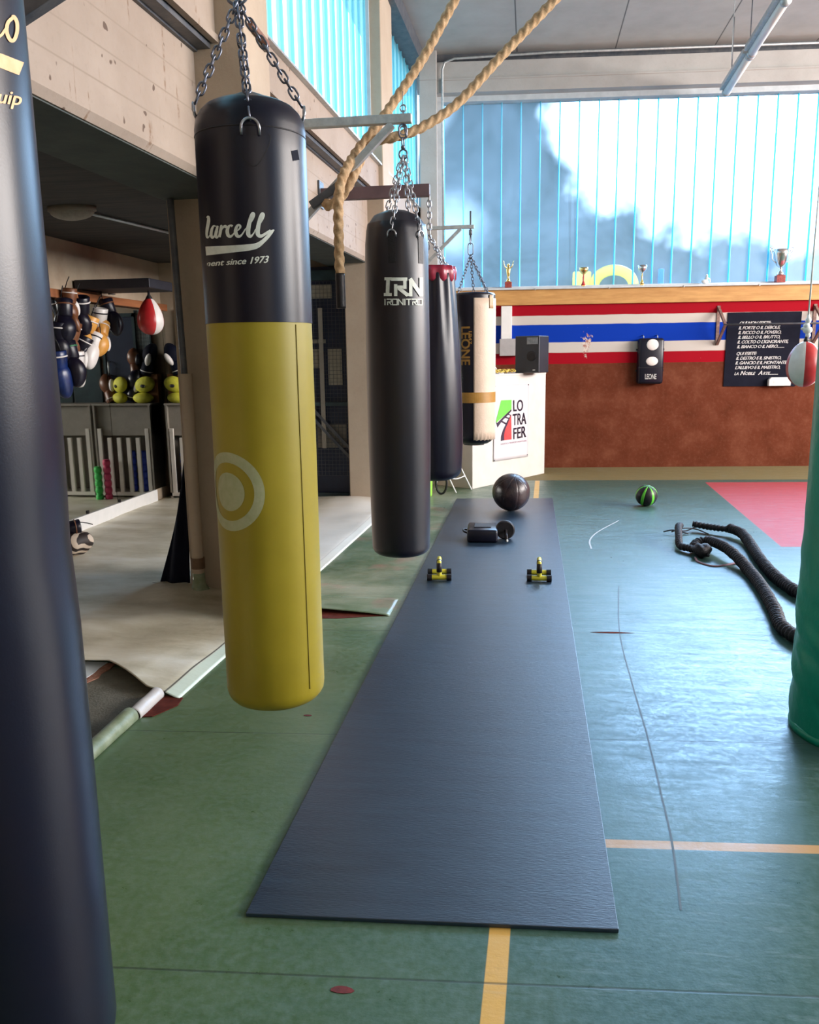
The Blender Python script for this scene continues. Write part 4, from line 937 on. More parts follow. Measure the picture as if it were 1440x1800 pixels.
# slatted rack unit
def rack(x, lb):
    t = thing('slatted_cabinet', lb, 'cabinet', (x, 8.42, 0), group=None)
    b = B(); b.bx(0.0, 0.66, 0.04, 0.26, 0.70, 1.03); b.build('upper_box', GREYP, t, bevel=0.005)
    b = B(); b.bx(-0.01, 0.67, -0.0, 0.28, 1.03, 1.05); b.build('top', GREYP, t)
    b = B(); b.bx(0.0, 0.66, 0.0, 0.27, 0.04, 0.08); b.build('shelf', SLAT, t)
    b = B(); b.bx(0.0, 0.02, 0.0, 0.27, 0.0, 1.03); b.bx(0.64, 0.66, 0.0, 0.27, 0.0, 1.03); b.bx(0.02, 0.64, 0.25, 0.27, 0.08, 0.70); b.build('side_panel', GREYP, t)
    for k in range(6):
        top = 0.78 if k in (0, 5) else 0.68
        b = B(); b.bx(0.03+k*0.11, 0.075+k*0.11, 0.0, 0.025, 0.08, top); b.build('slat', SLAT, t, bevel=0.003)
    return t
rack(-3.88, 'grey cabinet with pale vertical slats at the end of the mirror')
rack(-3.19, 'second grey slatted cabinet, partly hidden behind the near column')
def roller(x, y, m_, lb, z0=0.08, n=6, r=0.042):
    pr_ = [(0.01, z0)]
    for k in range(n):
        for q in range(5): a = PI*q/4; pr_.append((r*(0.78+0.22*math.sin(a)), z0+0.075*k+0.075*q/4))
    pr_.append((0.01, z0+0.075*n))
    b = B(); b.lathe(pr_, 20); o = b.build('foam_roller', m_, None, True); o.location = (x, y, 0); tag(o, lb, 'roller')
roller(-3.735, 8.50, BLUER, 'blue ribbed roller standing in the slatted cabinet, nearest the mirror')
roller(-3.60, 8.50, BLUER, 'blue ribbed roller standing in the slatted cabinet, second from the mirror')
roller(-3.37, 8.40-0.05, PNKR, 'pink ribbed roller standing by the slats', 0.0, 6)
roller(-3.28, 8.32, GRNR, 'green ribbed roller standing by the slats', 0.0, 5)
# boxing gloves builder
def glove(loc, rot, main, trim, lb, sc=1.0, grp='boxing gloves hanging from the wooden rail', cuffm=None):
    t = thing('boxing_glove', lb, 'boxing glove', loc, 0, grp); t.rotation_euler = rot; t.scale = (sc, sc, sc)
    def df(q, p): 
        q = q.copy(); q.x *= 1+0.15*p.z; q.y += 0.02*p.z*p.z; return q
    b = B(); b.ball((0,0,-0.17), (0.068, 0.06, 0.10), 20, 14, deform=df); b.build('mitt', main, t, True)
    b = B(); b.ball((0.062,-0.015,-0.13), (0.026, 0.028, 0.06), 14, 10, M=Matrix.Rotation(-0.35, 3, 'Y')); b.build('thumb', trim, t, True)
    b = B(); b.lathe([(0.040,-0.10),(0.047,-0.09),(0.052,-0.03),(0.055,0.01),(0.050,0.015),(0.046,-0.03)], 20); b.build('cuff', cuffm or main, t, True)
    b = B(); b.tube([V((0.053*math.cos(a), 0.053*math.sin(a), -0.02)) for a in [2*PI*k/20 for k in range(20)]], 0.005, 6, closed=True); b.build('piping', trim, t, True)
    b = B(); b.tube([V((0,0.04,0.0)), V((0,0.02,0.06)), V((0,0,0.10))], 0.0035, 6); b.build('lace', BRUB, t, True)
    return t
mats = [(BLK, WHTL, 'black boxing glove with pale thumb'), (BLK, BRNL, 'black boxing glove with brown thumb'), (ORL, WHTL, 'orange boxing glove'), (BRNL, WHTL, 'brown boxing glove with pale piping'), (WHTL, BLK, 'white boxing glove with black thumb'), (BLUL, WHTL, 'blue boxing glove'), (BLK, GRNL, 'black boxing glove with green thumb'), (REDL, BLK, 'dark red boxing glove')]
spots = [(112,560,6.75,1,0.1,1.3),(142,555,6.95,0,-0.3,1.35),(160,590,6.85,2,0.35,1.3),(176,575,7.1,4,-0.2,1.25),(186,560,7.3,1,0.3,1.2),(128,600,6.6,3,-0.2,1.35),(150,625,6.7,0,0.5,1.3),(168,620,6.95,4,-0.45,1.2),(118,635,6.45,6,0.2,1.35),(104,600,6.4,0,-0.1,1.35),(135,650,6.5,4,0.1,1.1),(100,650,6.3,5,0.15,1.4),(180,600,7.05,2,0.5,1.2),(122,540,6.8,3,0.0,1.1)]
where = ['high on the left of the bunch', 'top middle of the bunch under the rail', 'bright in the middle of the bunch', 'at the right side of the bunch', 'topmost at the right end of the bunch', 'middle left of the bunch', 'low in the middle of the bunch', 'low at the right of the bunch', 'low on the left side of the bunch', 'behind the left-edge bag, middle height', 'lowest small one, left of centre', 'lowest at far left beside the left-edge bag', 'bright at the lower right of the bunch', 'tucked directly below the rail at the left']
for (x, y, Y, mi, tilt, sc), wh in zip(spots, where):
    p = pX(x, y-30, -3.86+0.05*random.random()); glove(p, (0.15*math.sin(x), tilt, x*1.3), mats[mi][0], mats[mi][1], mats[mi][2]+', '+wh, sc)
# speed bag platform and bag
t = thing('speed_bag_platform', 'dark speed-bag board fixed to the wall above the mirror', 'platform', (-3.98, 7.2, 2.12))
b = B(); b.bx(0.0, 0.70, -0.22, 0.30, 0.01, 0.09); b.build('board', mat('dark_board',(0.012,0.012,0.02),0.5,(0.02,0.02,0.03),10), t, bevel=0.006)
b = B(); b.tube([(0.18+0.03*math.cos(a), 0.1+0.03*math.sin(a), -0.012) for a in [2*PI*k/14 for k in range(14)]], 0.004, 6, closed=True); b.build('ring', CHROME, t, True)
def panel_bag(name, lb, loc, r, zs_, cols, sx=1.0, pear=0.0, seg=48, cat='speed bag', grp=None, rz=0):
    t = thing(name, lb, cat, loc, rz, grp); n = len(cols)
    for k, mm_ in enumerate(cols):
        a0_, a1_ = 2*PI*k/n, 2*PI*(k+1)/n
        def fn(u, v, a0_=a0_, a1_=a1_):
            th = -PI/2+PI*v; z = math.sin(th)*zs_; rr = math.cos(th)*r*(1-pear*math.sin(th)*0.55)*(1-0.012*math.exp(-((u*(1-u)*4)/0.15)**2))
            a = a0_+(a1_-a0_)*u; return V((rr*math.cos(a), rr*math.sin(a), z))
        b = B(); b.grid(fn, 10, 20); b.build('panel', mm_, t, True)
    return t
sp = pY(264, 552, 7.2); sp = V((sp.x, 7.2, sp.z))
t = panel_bag('speed_bag', 'red and white leather speed bag hanging under the dark board in the bay', (sp.x, 7.2, sp.z-0.02), 0.112, 0.165, [REDL, WHTL, REDL, REDL, WHTL, REDL], pear=0.55, rz=-1.75)
b = B(); b.lathe([(0.045,0.10),(0.03,0.16),(0.012,0.19),(0.010,2.12-sp.z+0.02)], 14); b.build('neck', BRUB, t, True)
# yellow mitts, gloves and boxes on the cabinet
def mitt(loc, lb, rz=0):
    t = thing('focus_mitt', lb, 'mitt', loc, rz, None)
    b = B(); b.ball((0,0,0.20), (0.115, 0.06, 0.085), 24, 14, M=Matrix.Rotation(0.25, 3, 'Y')); b.build('upper_pad', YFOAM, t, True)
    b = B(); b.ball((0.03,0,0.055), (0.115, 0.07, 0.06), 24, 14); b.build('lower_pad', YFOAM, t, True)
    b = B(); b.ball((0.0,-0.052,0.185), (0.03, 0.02, 0.02), 16, 10); b.build('hole_patch', BRUB, t, True)
mitt((-3.80, 8.52, 1.05), 'yellow foam mitt with a black spot, on the cabinet beside the mirror')
mitt((-3.50, 8.55, 1.05), 'yellow foam mitt lying behind the column on the cabinet top', 0.6)
def gl2(loc, rot, a_, c_, lb, s_=1.2): glove(loc, rot, a_, c_, lb, s_, 'boxing gloves piled on the slatted cabinet')
gl2((-3.60, 8.6, 1.10), (0, PI-0.3, 0.4), BLK, WHTL, 'black and white boxing glove leaning against the wall on the cabinet')
b = B(); b.bx(-3.93+0.02, -3.62, 8.60, 8.72, 1.05, 1.36); o = b.build('cardboard_box', mat('brown_box',(0.26,0.10,0.03),0.7,(0.32,0.14,0.05),10), bevel=0.004); tag(o, 'brown box standing on the slatted cabinet behind the yellow mitt', 'box')
gl2((-3.78, 8.62, 1.37), (0.2, PI-0.2, 1.0), POSTM, WHTL, 'dark navy and white boxing glove on top of the brown box', 1.25)
gl2((-3.66, 8.62, 1.37), (0.1, PI+0.2, 0.2), BRNL, BLK, 'brown boxing glove on top of the brown box', 1.05)
gl2((-3.38, 8.58, 1.07), (0.1, PI+0.4, 0.2), BRNL, WHTL, 'brown boxing glove with pale thumb lying on the cabinet top', 1.2)
# zebra bag on the floor
zc0 = gp(125, 985)
t = thing('gym_bag', 'open zebra-striped bag of boxing gear on the floor of the left bay', 'bag', (zc0.x-0.17, zc0.y+0.12, 0.015))
b = B(); b.ball((0,0,0.10), (0.27, 0.17, 0.13), 32, 16, deform=lambda q, p: V((q.x*(1+0.08*math.sin(p.y*6)), q.y, min(max(q.z, -0.095), 0.085)+0.008*math.sin(q.x*30)))); b.build('body', ZEBRA, t, True)
b = B(); b.tube(smooth_path([V((-0.18,-0.05,0.22)), V((-0.10,-0.12,0.34)), V((0.05,-0.12,0.33)), V((0.14,-0.06,0.22))]), 0.012, 8); b.build('handle', BRNL, t, True)
for k, (dx, dy, dz, rx, m1, m2, lb) in enumerate(((0.02,-0.04,0.20,1.5,BLK,REDL,'black boxing glove with red thumb lying in the zebra bag'), (0.17,0.02,0.19,1.5,BLK,BRNL,'black boxing glove lying at the right of the zebra bag'), (-0.16,0.05,0.20,1.4,BLUL,BLK,'dark blue boxing glove in the zebra bag'))):
    glove(V(t.location)+V((dx, dy, dz+0.03)), (rx, 0.6*k, 1.2+k), m1, m2, lb, 1.1, 'gear in the zebra bag')

# ------------------------------------------------------------------ items on the end wall
def trophy(u, h, kind, lb):
    p = EW(u, 0.03, 2.372); t = thing('trophy', lb, 'trophy', p, WA, 'trophies on the window sill')
    bh = 0.22*h if kind != 'goblet' else 0.06*h
    b = B(); w_ = 0.10*h if kind != 'goblet' else 0.1*h
    w_ = {'angel': 0.028*1.6, 'cup': 0.055, 'goblet': 0.022}[kind]
    b.bx(-w_, w_, -w_*0.8, w_*0.8, 0, bh); b.build('base', MARBLE if kind != 'goblet' else GOLD, t, bevel=0.002)
    if kind == 'angel':
        b = B(); b.lathe([(0.035,bh),(0.022,bh+0.03),(0.014,bh+0.05),(0.02,bh+0.08),(0.024,bh+0.11),(0.03,bh+0.16),(0.02,bh+0.19),(0.01,bh+0.2)], 16); b.ball((0,0,bh+0.215), 0.02, 14, 10)
        for s_ in (-1, 1): b.tube([(0.02*s_,0,bh+0.17),(0.05*s_,0,bh+0.20),(0.065*s_,0,bh+0.27)], [0.009,0.007,0.005], 8)
        b.build('figure', GOLD, t, True)
    elif kind == 'goblet':
        b = B(); b.lathe([(0.03,bh),(0.02,bh+0.03),(0.008,bh+0.06),(0.012,bh+0.09),(0.008,bh+0.13)], 16); b.build('stem', REDL if u < 1 else GOLD, t, True)
        b = B(); b.lathe([(0.008,bh+0.13),(0.03,bh+0.15),(0.055,bh+0.18),(0.06,h),(0.055,h),(0.03,bh+0.165),(0.01,bh+0.15)], 20); b.build('cup', SILVER if u > 1 else GOLD, t, True)
    else:
        b = B(); b.lathe([(0.05,bh),(0.035,bh+0.03),(0.014,bh+0.06),(0.02,bh+0.075),(0.014,bh+0.09)], 18); b.build('stem', SILVER, t, True)
        b = B(); b.lathe([(0.014,bh+0.09),(0.05,bh+0.12),(0.075,bh+0.18),(0.088,bh+0.27),(0.092,h-0.0),(0.086,h),(0.08,bh+0.27),(0.04,bh+0.13)], 24); b.build('cup', SILVER, t, True)
        for s_ in (-1, 1):
            b = B(); b.tube(smooth_path([V((0.06*s_,0,bh+0.15)), V((0.11*s_,0,bh+0.20)), V((0.12*s_,0,bh+0.27)), V((0.15*s_,0,h+0.01)), V((0.12*s_,0,h+0.02)), V((0.105*s_,0,h-0.03))]), 0.006, 8); b.build('handle', SILVER, t, True)
trophy(-0.29, 0.33, 'angel', 'gold winged-figure trophy on a dark red base, leftmost on the window sill')
trophy(0.68, 0.235, 'goblet', 'small goblet trophy with gold cup and red stem on the window sill')
trophy(1.43, 0.25, 'goblet', 'small goblet trophy with silver cup, right of the red-stemmed one')
trophy(3.17, 0.41, 'cup', 'large two-handled silver cup trophy on the window sill')
p = EW(2.23, 0.03, 2.372); t = thing('figurine', 'small white crouching figurine on the window sill left of the big cup', 'figurine', p, WA)
b = B(); b.ball((0,0,0.03), (0.05,0.03,0.03), 14, 8); b.ball((0.02,0,0.07), (0.022,0.02,0.03), 12, 8); b.ball((0.02,0,0.105), 0.016, 12, 8); b.tube([(0.03,0,0.08),(0.06,0,0.06),(0.065,0,0.02)], 0.008, 6); b.build('body', WPL, t, True)
# things behind the frosted glass
YEL = glass('yellow_inflatable', (0.95, 0.85, 0.30), 0.5, (0.95, 0.85, 0.25))
b = B(fEW); b.tube([(1.13+0.20*math.cos(a)*1.3, 0.30, 2.40+0.17*max(math.sin(a), -0.2)*1.2) for a in [k*PI/18 for k in range(-1, 20)]], 0.07, 14); o = b.build('yellow_arch', YEL, None, True); tag(o, 'yellow arched object behind the frosted glass', 'arch')
b = B(fEW); b.bx(0.60, 0.84, 0.35, 0.45, 2.2, 2.60); o = b.build('yellow_block', YEL, None, bevel=0.02); tag(o, 'yellow block behind the frosted glass left of the arch', 'block')
b = B(fEW); b.bx(1.70, 1.77, 0.22, 0.27, 2.2, 2.60); o = b.build('blue_post', glass('blue_sheet', (0.05,0.4,1.0), 0.4, (0.1,0.5,1.0)), None, bevel=0.01); tag(o, 'bright blue strip behind the frosted glass', 'post')
# poster
t = thing('wall_poster', 'black poster with white italic Italian verses on the striped wall', 'poster', EW(3.02, 0.012, 1.535), WA)
b = B(); b.add([(-0.47,0,0.475),(0.465,0,0.475),(0.445,0,-0.48),(-0.48,0,-0.47),(-0.47,0.008,0.475),(0.465,0.008,0.475),(0.445,0.008,-0.48),(-0.48,0.008,-0.47)], [(0,1,2,3),(7,6,5,4),(0,4,5,1),(1,5,6,2),(2,6,7,3),(3,7,4,0)]); b.build('sheet', POSTM, t)
lines = [('QUI NON ESISTE:', 0.34, -0.325), ('IL FORTE O IL DEBOLE,', 0.28, -0.33), ('IL RICCO O IL POVERO,', 0.22, -0.33), ('IL BELLO O IL BRUTTO,', 0.16, -0.33), ("IL COLTO O L'IGNORANTE,", 0.10, -0.335), ('IL BIANCO O IL NERO.........', 0.04, -0.335), ('QUI ESISTE:', -0.048, -0.34), ('IL DESTRO E IL SINISTRO,', -0.108, -0.34), ('IL GANCIO E IL MONTANTE,', -0.168, -0.345), ("L'ALLIEVO E IL MAESTRO,", -0.228, -0.345)]
b = B()
def put(b, s_, x, z, size, bold=0.03, shear=0.35, sp_=0.92):
    vs, fs = text_mesh(s_, 1.0, shear, bold, spacing=sp_)
    b.add([(x+v[0]*size, -0.0015, z+v[1]*size) for v in vs], fs)
for s_, z, x in lines: put(b, s_, x, z-0.02, 0.056)
put(b, 'LA', -0.35, -0.325, 0.05); put(b, 'N', -0.275, -0.325, 0.075); put(b, 'OBILE', -0.215, -0.325, 0.052); put(b, 'A', -0.04, -0.325, 0.075); put(b, 'RTE............', 0.018, -0.325, 0.052)
b.build('verses', WPL, t)['label'] = 'white italic lettering'
# padded target with three spots
t = thing('wall_pad', 'black padded wall target with two white discs and white lettering', 'wall pad', EW(1.565, 0.0, 1.405), WA)
b = B(); b.bx(-0.165, 0.165, -0.13, 0.0, -0.295, 0.295); b.build('cushion', BLK, t, True, bevel=0.035)
for z_ in (0.21, 0.0):
    b = B(); b.ball((0.01,-0.128,z_), (0.078, 0.014, 0.072 if z_ else 0.058), 28, 12); b.build('target_disc', WHTL, t, True)['label'] = 'white disc'
b = B(); b.bx(-0.162,0.162,-0.134,-0.128,-0.085,-0.078); b.build('seam', BRUB, t)
b = B(); vs, fs = text_mesh('LEONE', 1.0, 0, 0.02, 'CENTER', 0.9); b.add([(v[0]*0.052, -0.1325, -0.23+v[1]*0.095) for v in vs], fs); b.build('lettering', WPL, t)
b = B()
for s_ in (-1, 1): b.tube([(0.09*s_,-0.04,0.29),(0.09*s_,-0.04,0.325),(0.09*s_,0.0,0.335)], 0.006, 6)
b.build('hook', GALV, t, True)
b = B()
for z_ in (0.15, -0.12):
    for s_ in (-1,1): b.bx(0.165*s_-0.015, 0.165*s_+0.015, -0.06, -0.03, z_-0.012, z_+0.012)
b.build('side_tab', BRUB, t)
# pull-up bar
t = thing('pull_up_bar', 'wall-mounted pull-up bar on rusty triangular brackets across the poster', 'pull-up bar', EW(2.43, 0, 1.85), WA)
RUST = mat('rusty_steel', (0.13,0.07,0.06), 0.6, (0.28,0.17,0.14), 30)
for x_ in (0.0, 1.22):
    b = B(); b.bx(x_-0.02, x_+0.02, -0.012, 0, -0.25, 0.25); b.bar((x_,-0.01,0.22),(x_+0.01,-0.28,0.0),0.03,0.03); b.bar((x_,-0.01,-0.24),(x_+0.01,-0.28,0.0),0.03,0.03); b.build('wall_bracket', RUST, t)
b = B(); b.tube([(-0.0,-0.28,0.0),(2.4,-0.28,0.0)], 0.013, 10); b.build('bar', STEELD, t, True)
# white electrical box on the poster bottom
t = thing('junction_box', 'white low box fixed over the bottom of the black poster', 'box', EW(3.24, 0.03, 1.065), WA)
b = B(); b.prism([(-0.14,-0.05,0),(0.14,-0.05,0),(0.14,-0.05,0.07),(0.11,-0.05,0.11),(-0.11,-0.05,0.11),(-0.14,-0.05,0.08)], (0,0.06,0)); b.build('case', WPL, t, bevel=0.006)
b = B(); b.bx(-0.08,0.08,-0.052,-0.049,0.03,0.06); b.build('label', PRINT, t)
# white upright and grey box on the wall left
b = B(fEW); b.bx(-0.38, -0.24, -0.06, 0.0, 1.72, 2.14); o = b.build('wall_duct', WPL, bevel=0.005); tag(o, 'white vertical duct under the wooden sill behind the cream bag', 'duct')
b = B(fEW); b.bx(-0.40, -0.13, -0.10, 0.0, 1.50, 1.72); o = b.build('switch_box', mat('grey_box',(0.36,0.35,0.36),0.5,(0.42,0.41,0.42),10), bevel=0.006); tag(o, 'grey box on the wall below the white duct', 'box')

# ------------------------------------------------------------------ white counter, banner, speaker
P1 = V((-0.63, 9.32, 0)); P2 = V((0.208, 10.66, 0)); P3 = V((-1.16, 9.66, 0)); d12 = (P2-P1); P4 = P3+d12
t = thing('counter', 'white painted wooden counter box angled in the far left corner', 'counter', P1)
q = rel(t, [P3, P1, P2, P4]); H_ = 1.27
b = B(); b.hexa(q, [p+V((0,0,H_)) for p in q]); b.build('body', WHITE, t, bevel=0.004)
q2 = [p*1.0 for p in q]; cx_ = sum((p for p in q2), V((0,0,0)))/4
b = B(); b.hexa([cx_+(p-cx_)*1.006+V((0,0,H_)) for p in q2], [cx_+(p-cx_)*1.006+V((0,0,H_+0.022)) for p in q2]); b.build('top', WHITE, t, bevel=0.003)
e = d12.normalized(); nn = V((e.y, -e.x, 0))
cang = math.atan2(e.y, e.x)
t = thing('banner', 'white sponsor banner with green and red track logo pinned to the counter', 'banner', P1+nn*0.006, cang)
def cface(x, y): # pixel to counter face coordinates
    r = ray(x, y); tt = ((P1-CAMP).dot(nn))/r.dot(nn); p = CAMP+r*tt-P1; return V((p.dot(e), -0.002, p.z))
Xb = lambda x, y: cface(860+x/9.473, 640+y/9.473)
bz = [Xb(72,358), Xb(652,325), Xb(635,1540), Xb(62,1625)]
b = B(); 
def bfn(u, v):
    p = bz[0].lerp(bz[1], u).lerp(bz[3].lerp(bz[2], u), v); p.y = -0.0015-0.003*math.sin(u*PI)*math.sin(v*PI)-0.002*abs(math.sin(u*5+v*3)); return p
b.grid(bfn, 16, 20); b.build('sheet', BANN, t, True, solid=0.002)
def bpoly(name, pts, m_, dep=-0.0085):
    b = B(); P = [Xb(*p) for p in pts]
    for p in P: p.y = dep
    b.prism(P, (0,0.002,0)); return b.build(name, m_, t)
bpoly('logo', [(185,603),(358,595),(356,745),(300,800),(105,975),(98,950)], GREENP)['label'] = 'green logo shape'
bpoly('logo', [(352,838),(358,1252),(235,1268),(232,1180),(250,1090),(290,1000)], REDP)['label'] = 'red logo shape'
bpoly('logo', [(98,965),(125,1055),(200,945),(300,845),(356,780),(356,750),(250,850),(120,980)], INK, -0.008)
bpoly('logo', [(352,838),(290,940),(215,1100),(185,1200),(182,1278),(235,1268),(232,1180),(250,1090),(290,1000)], INK, -0.008)
for a_ in ([(285,838),(345,862),(348,845),(300,825)], [(238,890),(325,918),(332,900),(256,872)], [(182,962),(268,1010),(280,985),(200,942)]): bpoly('logo', a_, INK, -0.008)
def btext(s_, x0, y0, x1, y1, hpx, m_, bold=0.02):   # baseline from (x0,y0) to (x1,y1), cap height hpx
    vs, fs = text_mesh(s_, 1.0, 0, bold); W2 = max(v[0] for v in vs); Hm = 0.72; b = B(); out = []
    for v_ in vs:
        tt = v_[0]/W2; p = Xb(x0+(x1-x0)*tt, y0+(y1-y0)*tt-v_[1]/Hm*hpx); p.y = -0.0095; out.append(p)
    b.add(out, fs); b.build('lettering', m_, t)
btext('LO', 378, 785, 550, 775, 190, INK); btext('TRA', 376, 1020, 602, 992, 195, INK); btext('FER', 378, 1250, 600, 1210, 190, INK)
btext('LOGISTICA TRASPORTI FERROVIARI', 175, 1345, 605, 1285, 26, mat('muted_ink',(0.30,0.12,0.2),0.5,(0.2,0.15,0.2),30), 0.0)
b = B()
for p in ((84,372),(642,343),(622,1508),(70,1605)): q = Xb(*p); b.ball((q.x, -0.009, q.z), (0.008,0.004,0.008), 10, 6)
b.build('pin', STEELD, t, True)
# faint lettering at the top of the counter
# speaker
sa = pY(937, 655, 10.25); t = thing('loudspeaker', 'black loudspeaker standing on the white counter', 'speaker', (0.03, 10.30, H_+0.023), -0.45)
b = B(); b.bx(-0.16, 0.16, -0.14, 0.14, 0, 0.44); b.build('cabinet', mat('speaker_black',(0.012,0.014,0.022),0.4,(0.018,0.02,0.03),10), t, bevel=0.012)
b = B(); b.bx(0.0,0.14,-0.146,-0.14,0.34,0.42); b.build('tweeter_horn', mat('grey_horn',(0.16,0.18,0.2),0.4,(0.3,0.3,0.32),20), t)
b = B(); b.lathe([(0.01,0),(0.055,0.0),(0.06,0.006),(0.055,0.01),(0.02,0.003)], 24); w_ = b.build('woofer', BRUB, t, True); w_.location = (0.06,-0.14,0.2); w_.rotation_euler = (PI/2,0,0)
b = B(); b.bx(0.08,0.11,-0.145,-0.14,0.03,0.04); b.build('badge', WPL, t)
# yellow cable on the counter
b = B(); pts = []
for k in range(60):
    a = k*0.55; rr = 0.05+0.035*math.sin(k*0.7); pts.append(V((-0.32+0.10*math.sin(k*0.21)+rr*math.cos(a), 9.99+rr*0.7*math.sin(a)+0.08*math.sin(k*0.21), H_+0.035+0.035*abs(math.sin(k*0.9)))))
b.tube(smooth_path(pts, 4), 0.007, 6); o = b.build('coiled_cable', mat('yellow_cable',(0.60,0.42,0.06),0.5,(0.66,0.5,0.1),10), None, True); tag(o, 'tangled yellow cable lying on the white counter', 'cable')
b = B(); b.tube(smooth_path([V((-0.46,9.86,H_+0.12)), V((-0.40,9.9,H_+0.10)), V((-0.36,9.93,H_+0.03)), V((-0.3,9.95,H_+0.03))]), 0.006, 6); o = b.build('white_lead', WPL, None, True); tag(o, 'white lead curling at the edge of the counter beside the cream bag', 'cable')
b = B(); b.ball((-0.50, 9.82, H_+0.10), (0.06,0.06,0.075), 16, 12); o = b.build('dark_bottle', BRNL, None, True); tag(o, 'dark maroon bundle on the counter behind the cream bag', 'bundle')
# folding stool legs, green bottle
t = thing('folding_stool', 'white tube-legged stool standing in front of the counter under the maroon-topped bag', 'stool', (-0.86, 9.05, 0))
b = B()
for y_ in (0.0, 0.26): b.tube([(0.13,y_,0.0),(-0.06,y_,0.42)], 0.009, 8); b.tube([(-0.13,y_,0.0),(-0.02,y_,0.30)], 0.009, 8)
f_ = 0.009
L1 = gp(802,868); L2 = gp(829,862); T1 = pY(768,795,L1.y); T2 = pY(797,795,L2.y)
for a_, c_ in ((L1, T1), (L2, T2), (L1+V((-0.42,0.10,0)), T1+V((-0.12,0.10,0))), (L2+V((-0.42,0.02,0)), T2+V((-0.12,0.02,0)))):
    b = B(); b.tube([a_-t.location+V((0,0,0.008)), c_-t.location], f_, 8); b.build('leg', WPL, t, True)
q1 = L1.lerp(T1, 0.38)-t.location; q2 = L2.lerp(T2, 0.38)-t.location
b = B(); b.tube(smooth_path([q1, q1.lerp(q2, 0.5)+V((0,0,-0.02)), q2]), 0.007, 8); b.build('rung', WPL, t, True)
sc_ = (T1+T2)/2-t.location+V((-0.06, 0.06, 0)); b = B(); b.bx(sc_.x-0.2, sc_.x+0.14, sc_.y-0.12, sc_.y+0.08, sc_.z, sc_.z+0.02); b.build('seat', WPL, t, bevel=0.006)
t = thing('green_bin', 'lime green upright container on the floor behind the block-logo bag', 'container', (gp(752, 872).x-0.03, gp(752,872).y, 0))
b = B(); b.lathe([(0.01,0),(0.075,0),(0.08,0.02),(0.085,0.22),(0.08,0.225),(0.01,0.22)], 20); b.build('body', mat('lime',(0.25,0.6,0.05),0.5,(0.3,0.66,0.08),10), t, True)
b = B(); b.tube([(0.17+0.06*math.cos(a),0.1,0.13+0.12*math.sin(a)) for a in [2*PI*k/20 for k in range(20)]], 0.012, 8, closed=True); o = b.build('rim', BRUB, t, True)
b = B(); b.lathe([(0.087,0.225),(0.09,0.235),(0.01,0.24)], 20); b.build('lid', BRUB, t, True)

# ------------------------------------------------------------------ things on mat and floor
def sphere_panels(name, lb, loc, r, mats_, n, cat, sub_=None, rz=0.0, tilt=0.0):
    t = thing(name, lb, cat, loc, rz); t.rotation_euler = (tilt, 0, rz)
    bb_ = {}
    for k in range(n):
        mm_ = mats_[k % len(mats_)]; b = bb_.setdefault(k % len(mats_), B()) 
        a0_, a1_ = 2*PI*k/n, 2*PI*(k+1)/n
        if len(mats_) == 2 and k % 2 == 1: a0_ += 0.12; a1_ -= 0.12
        if len(mats_) == 2 and k % 2 == 0: a0_ -= 0.12; a1_ += 0.12
        b.grid(lambda u, v: (lambda th, a: V((math.cos(th)*math.cos(a), math.cos(th)*math.sin(a), math.sin(th)))*r*(1-0.012*math.exp(-((min(u,1-u))/0.04)**2)))(-PI/2+PI*v, a0_+(a1_-a0_)*u), 12, 24)
    for k, b in bb_.items(): b.build('panels', mats_[k], t, True)
    return t
c0 = gp(898, 903); sphere_panels('medicine_ball', 'large black leather medicine ball at the far end of the mat', (c0.x, c0.y+0.10, 0.012+0.183), 0.183, [mat('scuffed_black',(0.012,0.009,0.014),0.33,(0.07,0.04,0.04),7, 0.2, 60)], 8, 'ball', tilt=0.5, rz=0.4)
c0 = gp(1137, 891); sphere_panels('medicine_ball', 'small black and bright green striped ball on the floor right of the mat', (c0.x, c0.y+0.05, 0.107), 0.107, [BRUB, mat('ball_green',(0.10,0.50,0.03),0.4,(0.13,0.58,0.05),10)], 12, 'ball', tilt=0.35, rz=0.3)
# kick shield
p = gp(848, 957); t = thing('kick_shield', 'black rectangular strike pad lying on the mat beside the ab wheel', 'strike pad', (p.x, p.y+0.0, 0.012), 0.04)
b = B(); b.bx(-0.125,0.125,0.0,0.34,0.0,0.105); b.build('cushion', BLK, t, True, bevel=0.02)
b = B(); b.bx(-0.07,0.07,0.10,0.26,0.104,0.112); b.build('strap', BRUB, t, bevel=0.004)
b = B(); b.tube(smooth_path([V((-0.12,0.1,0.06)), V((-0.155,0.12,0.07)), V((-0.155,0.2,0.07)), V((-0.12,0.22,0.06))]), 0.008, 8); b.build('handle', BRUB, t, True)
# ab wheel
p = gp(888, 951); t = thing('ab_wheel', 'black ab roller wheel facing the camera, leaning by the strike pad', 'ab wheel', (p.x+0.0, p.y+0.03, 0.012+0.078), 0.1)
b = B(); pr_ = [(0.02,-0.03),(0.068,-0.032),(0.078,-0.02),(0.079,0.0),(0.078,0.02),(0.068,0.032),(0.02,0.03)]
b.lathe(pr_, 36); w_ = b.build('wheel', BRUB, t, True, ang=50); w_.rotation_euler = (PI/2,0,0)
b = B(); b.tube([(0,-0.04,0),(0,-0.17,-0.058)], 0.013, 12); b.build('handle', BRUB, t, True)
b = B(); b.tube([(0,0.04,0),(0,0.14,-0.055)], 0.013, 12); b.build('handle', BRUB, t, True)
b = B(); b.ball((0.002,-0.172,-0.056), (0.010,0.006,0.012), 12, 8); b.build('end_plug', WPL, t, True)['label'] = 'white handle plug'
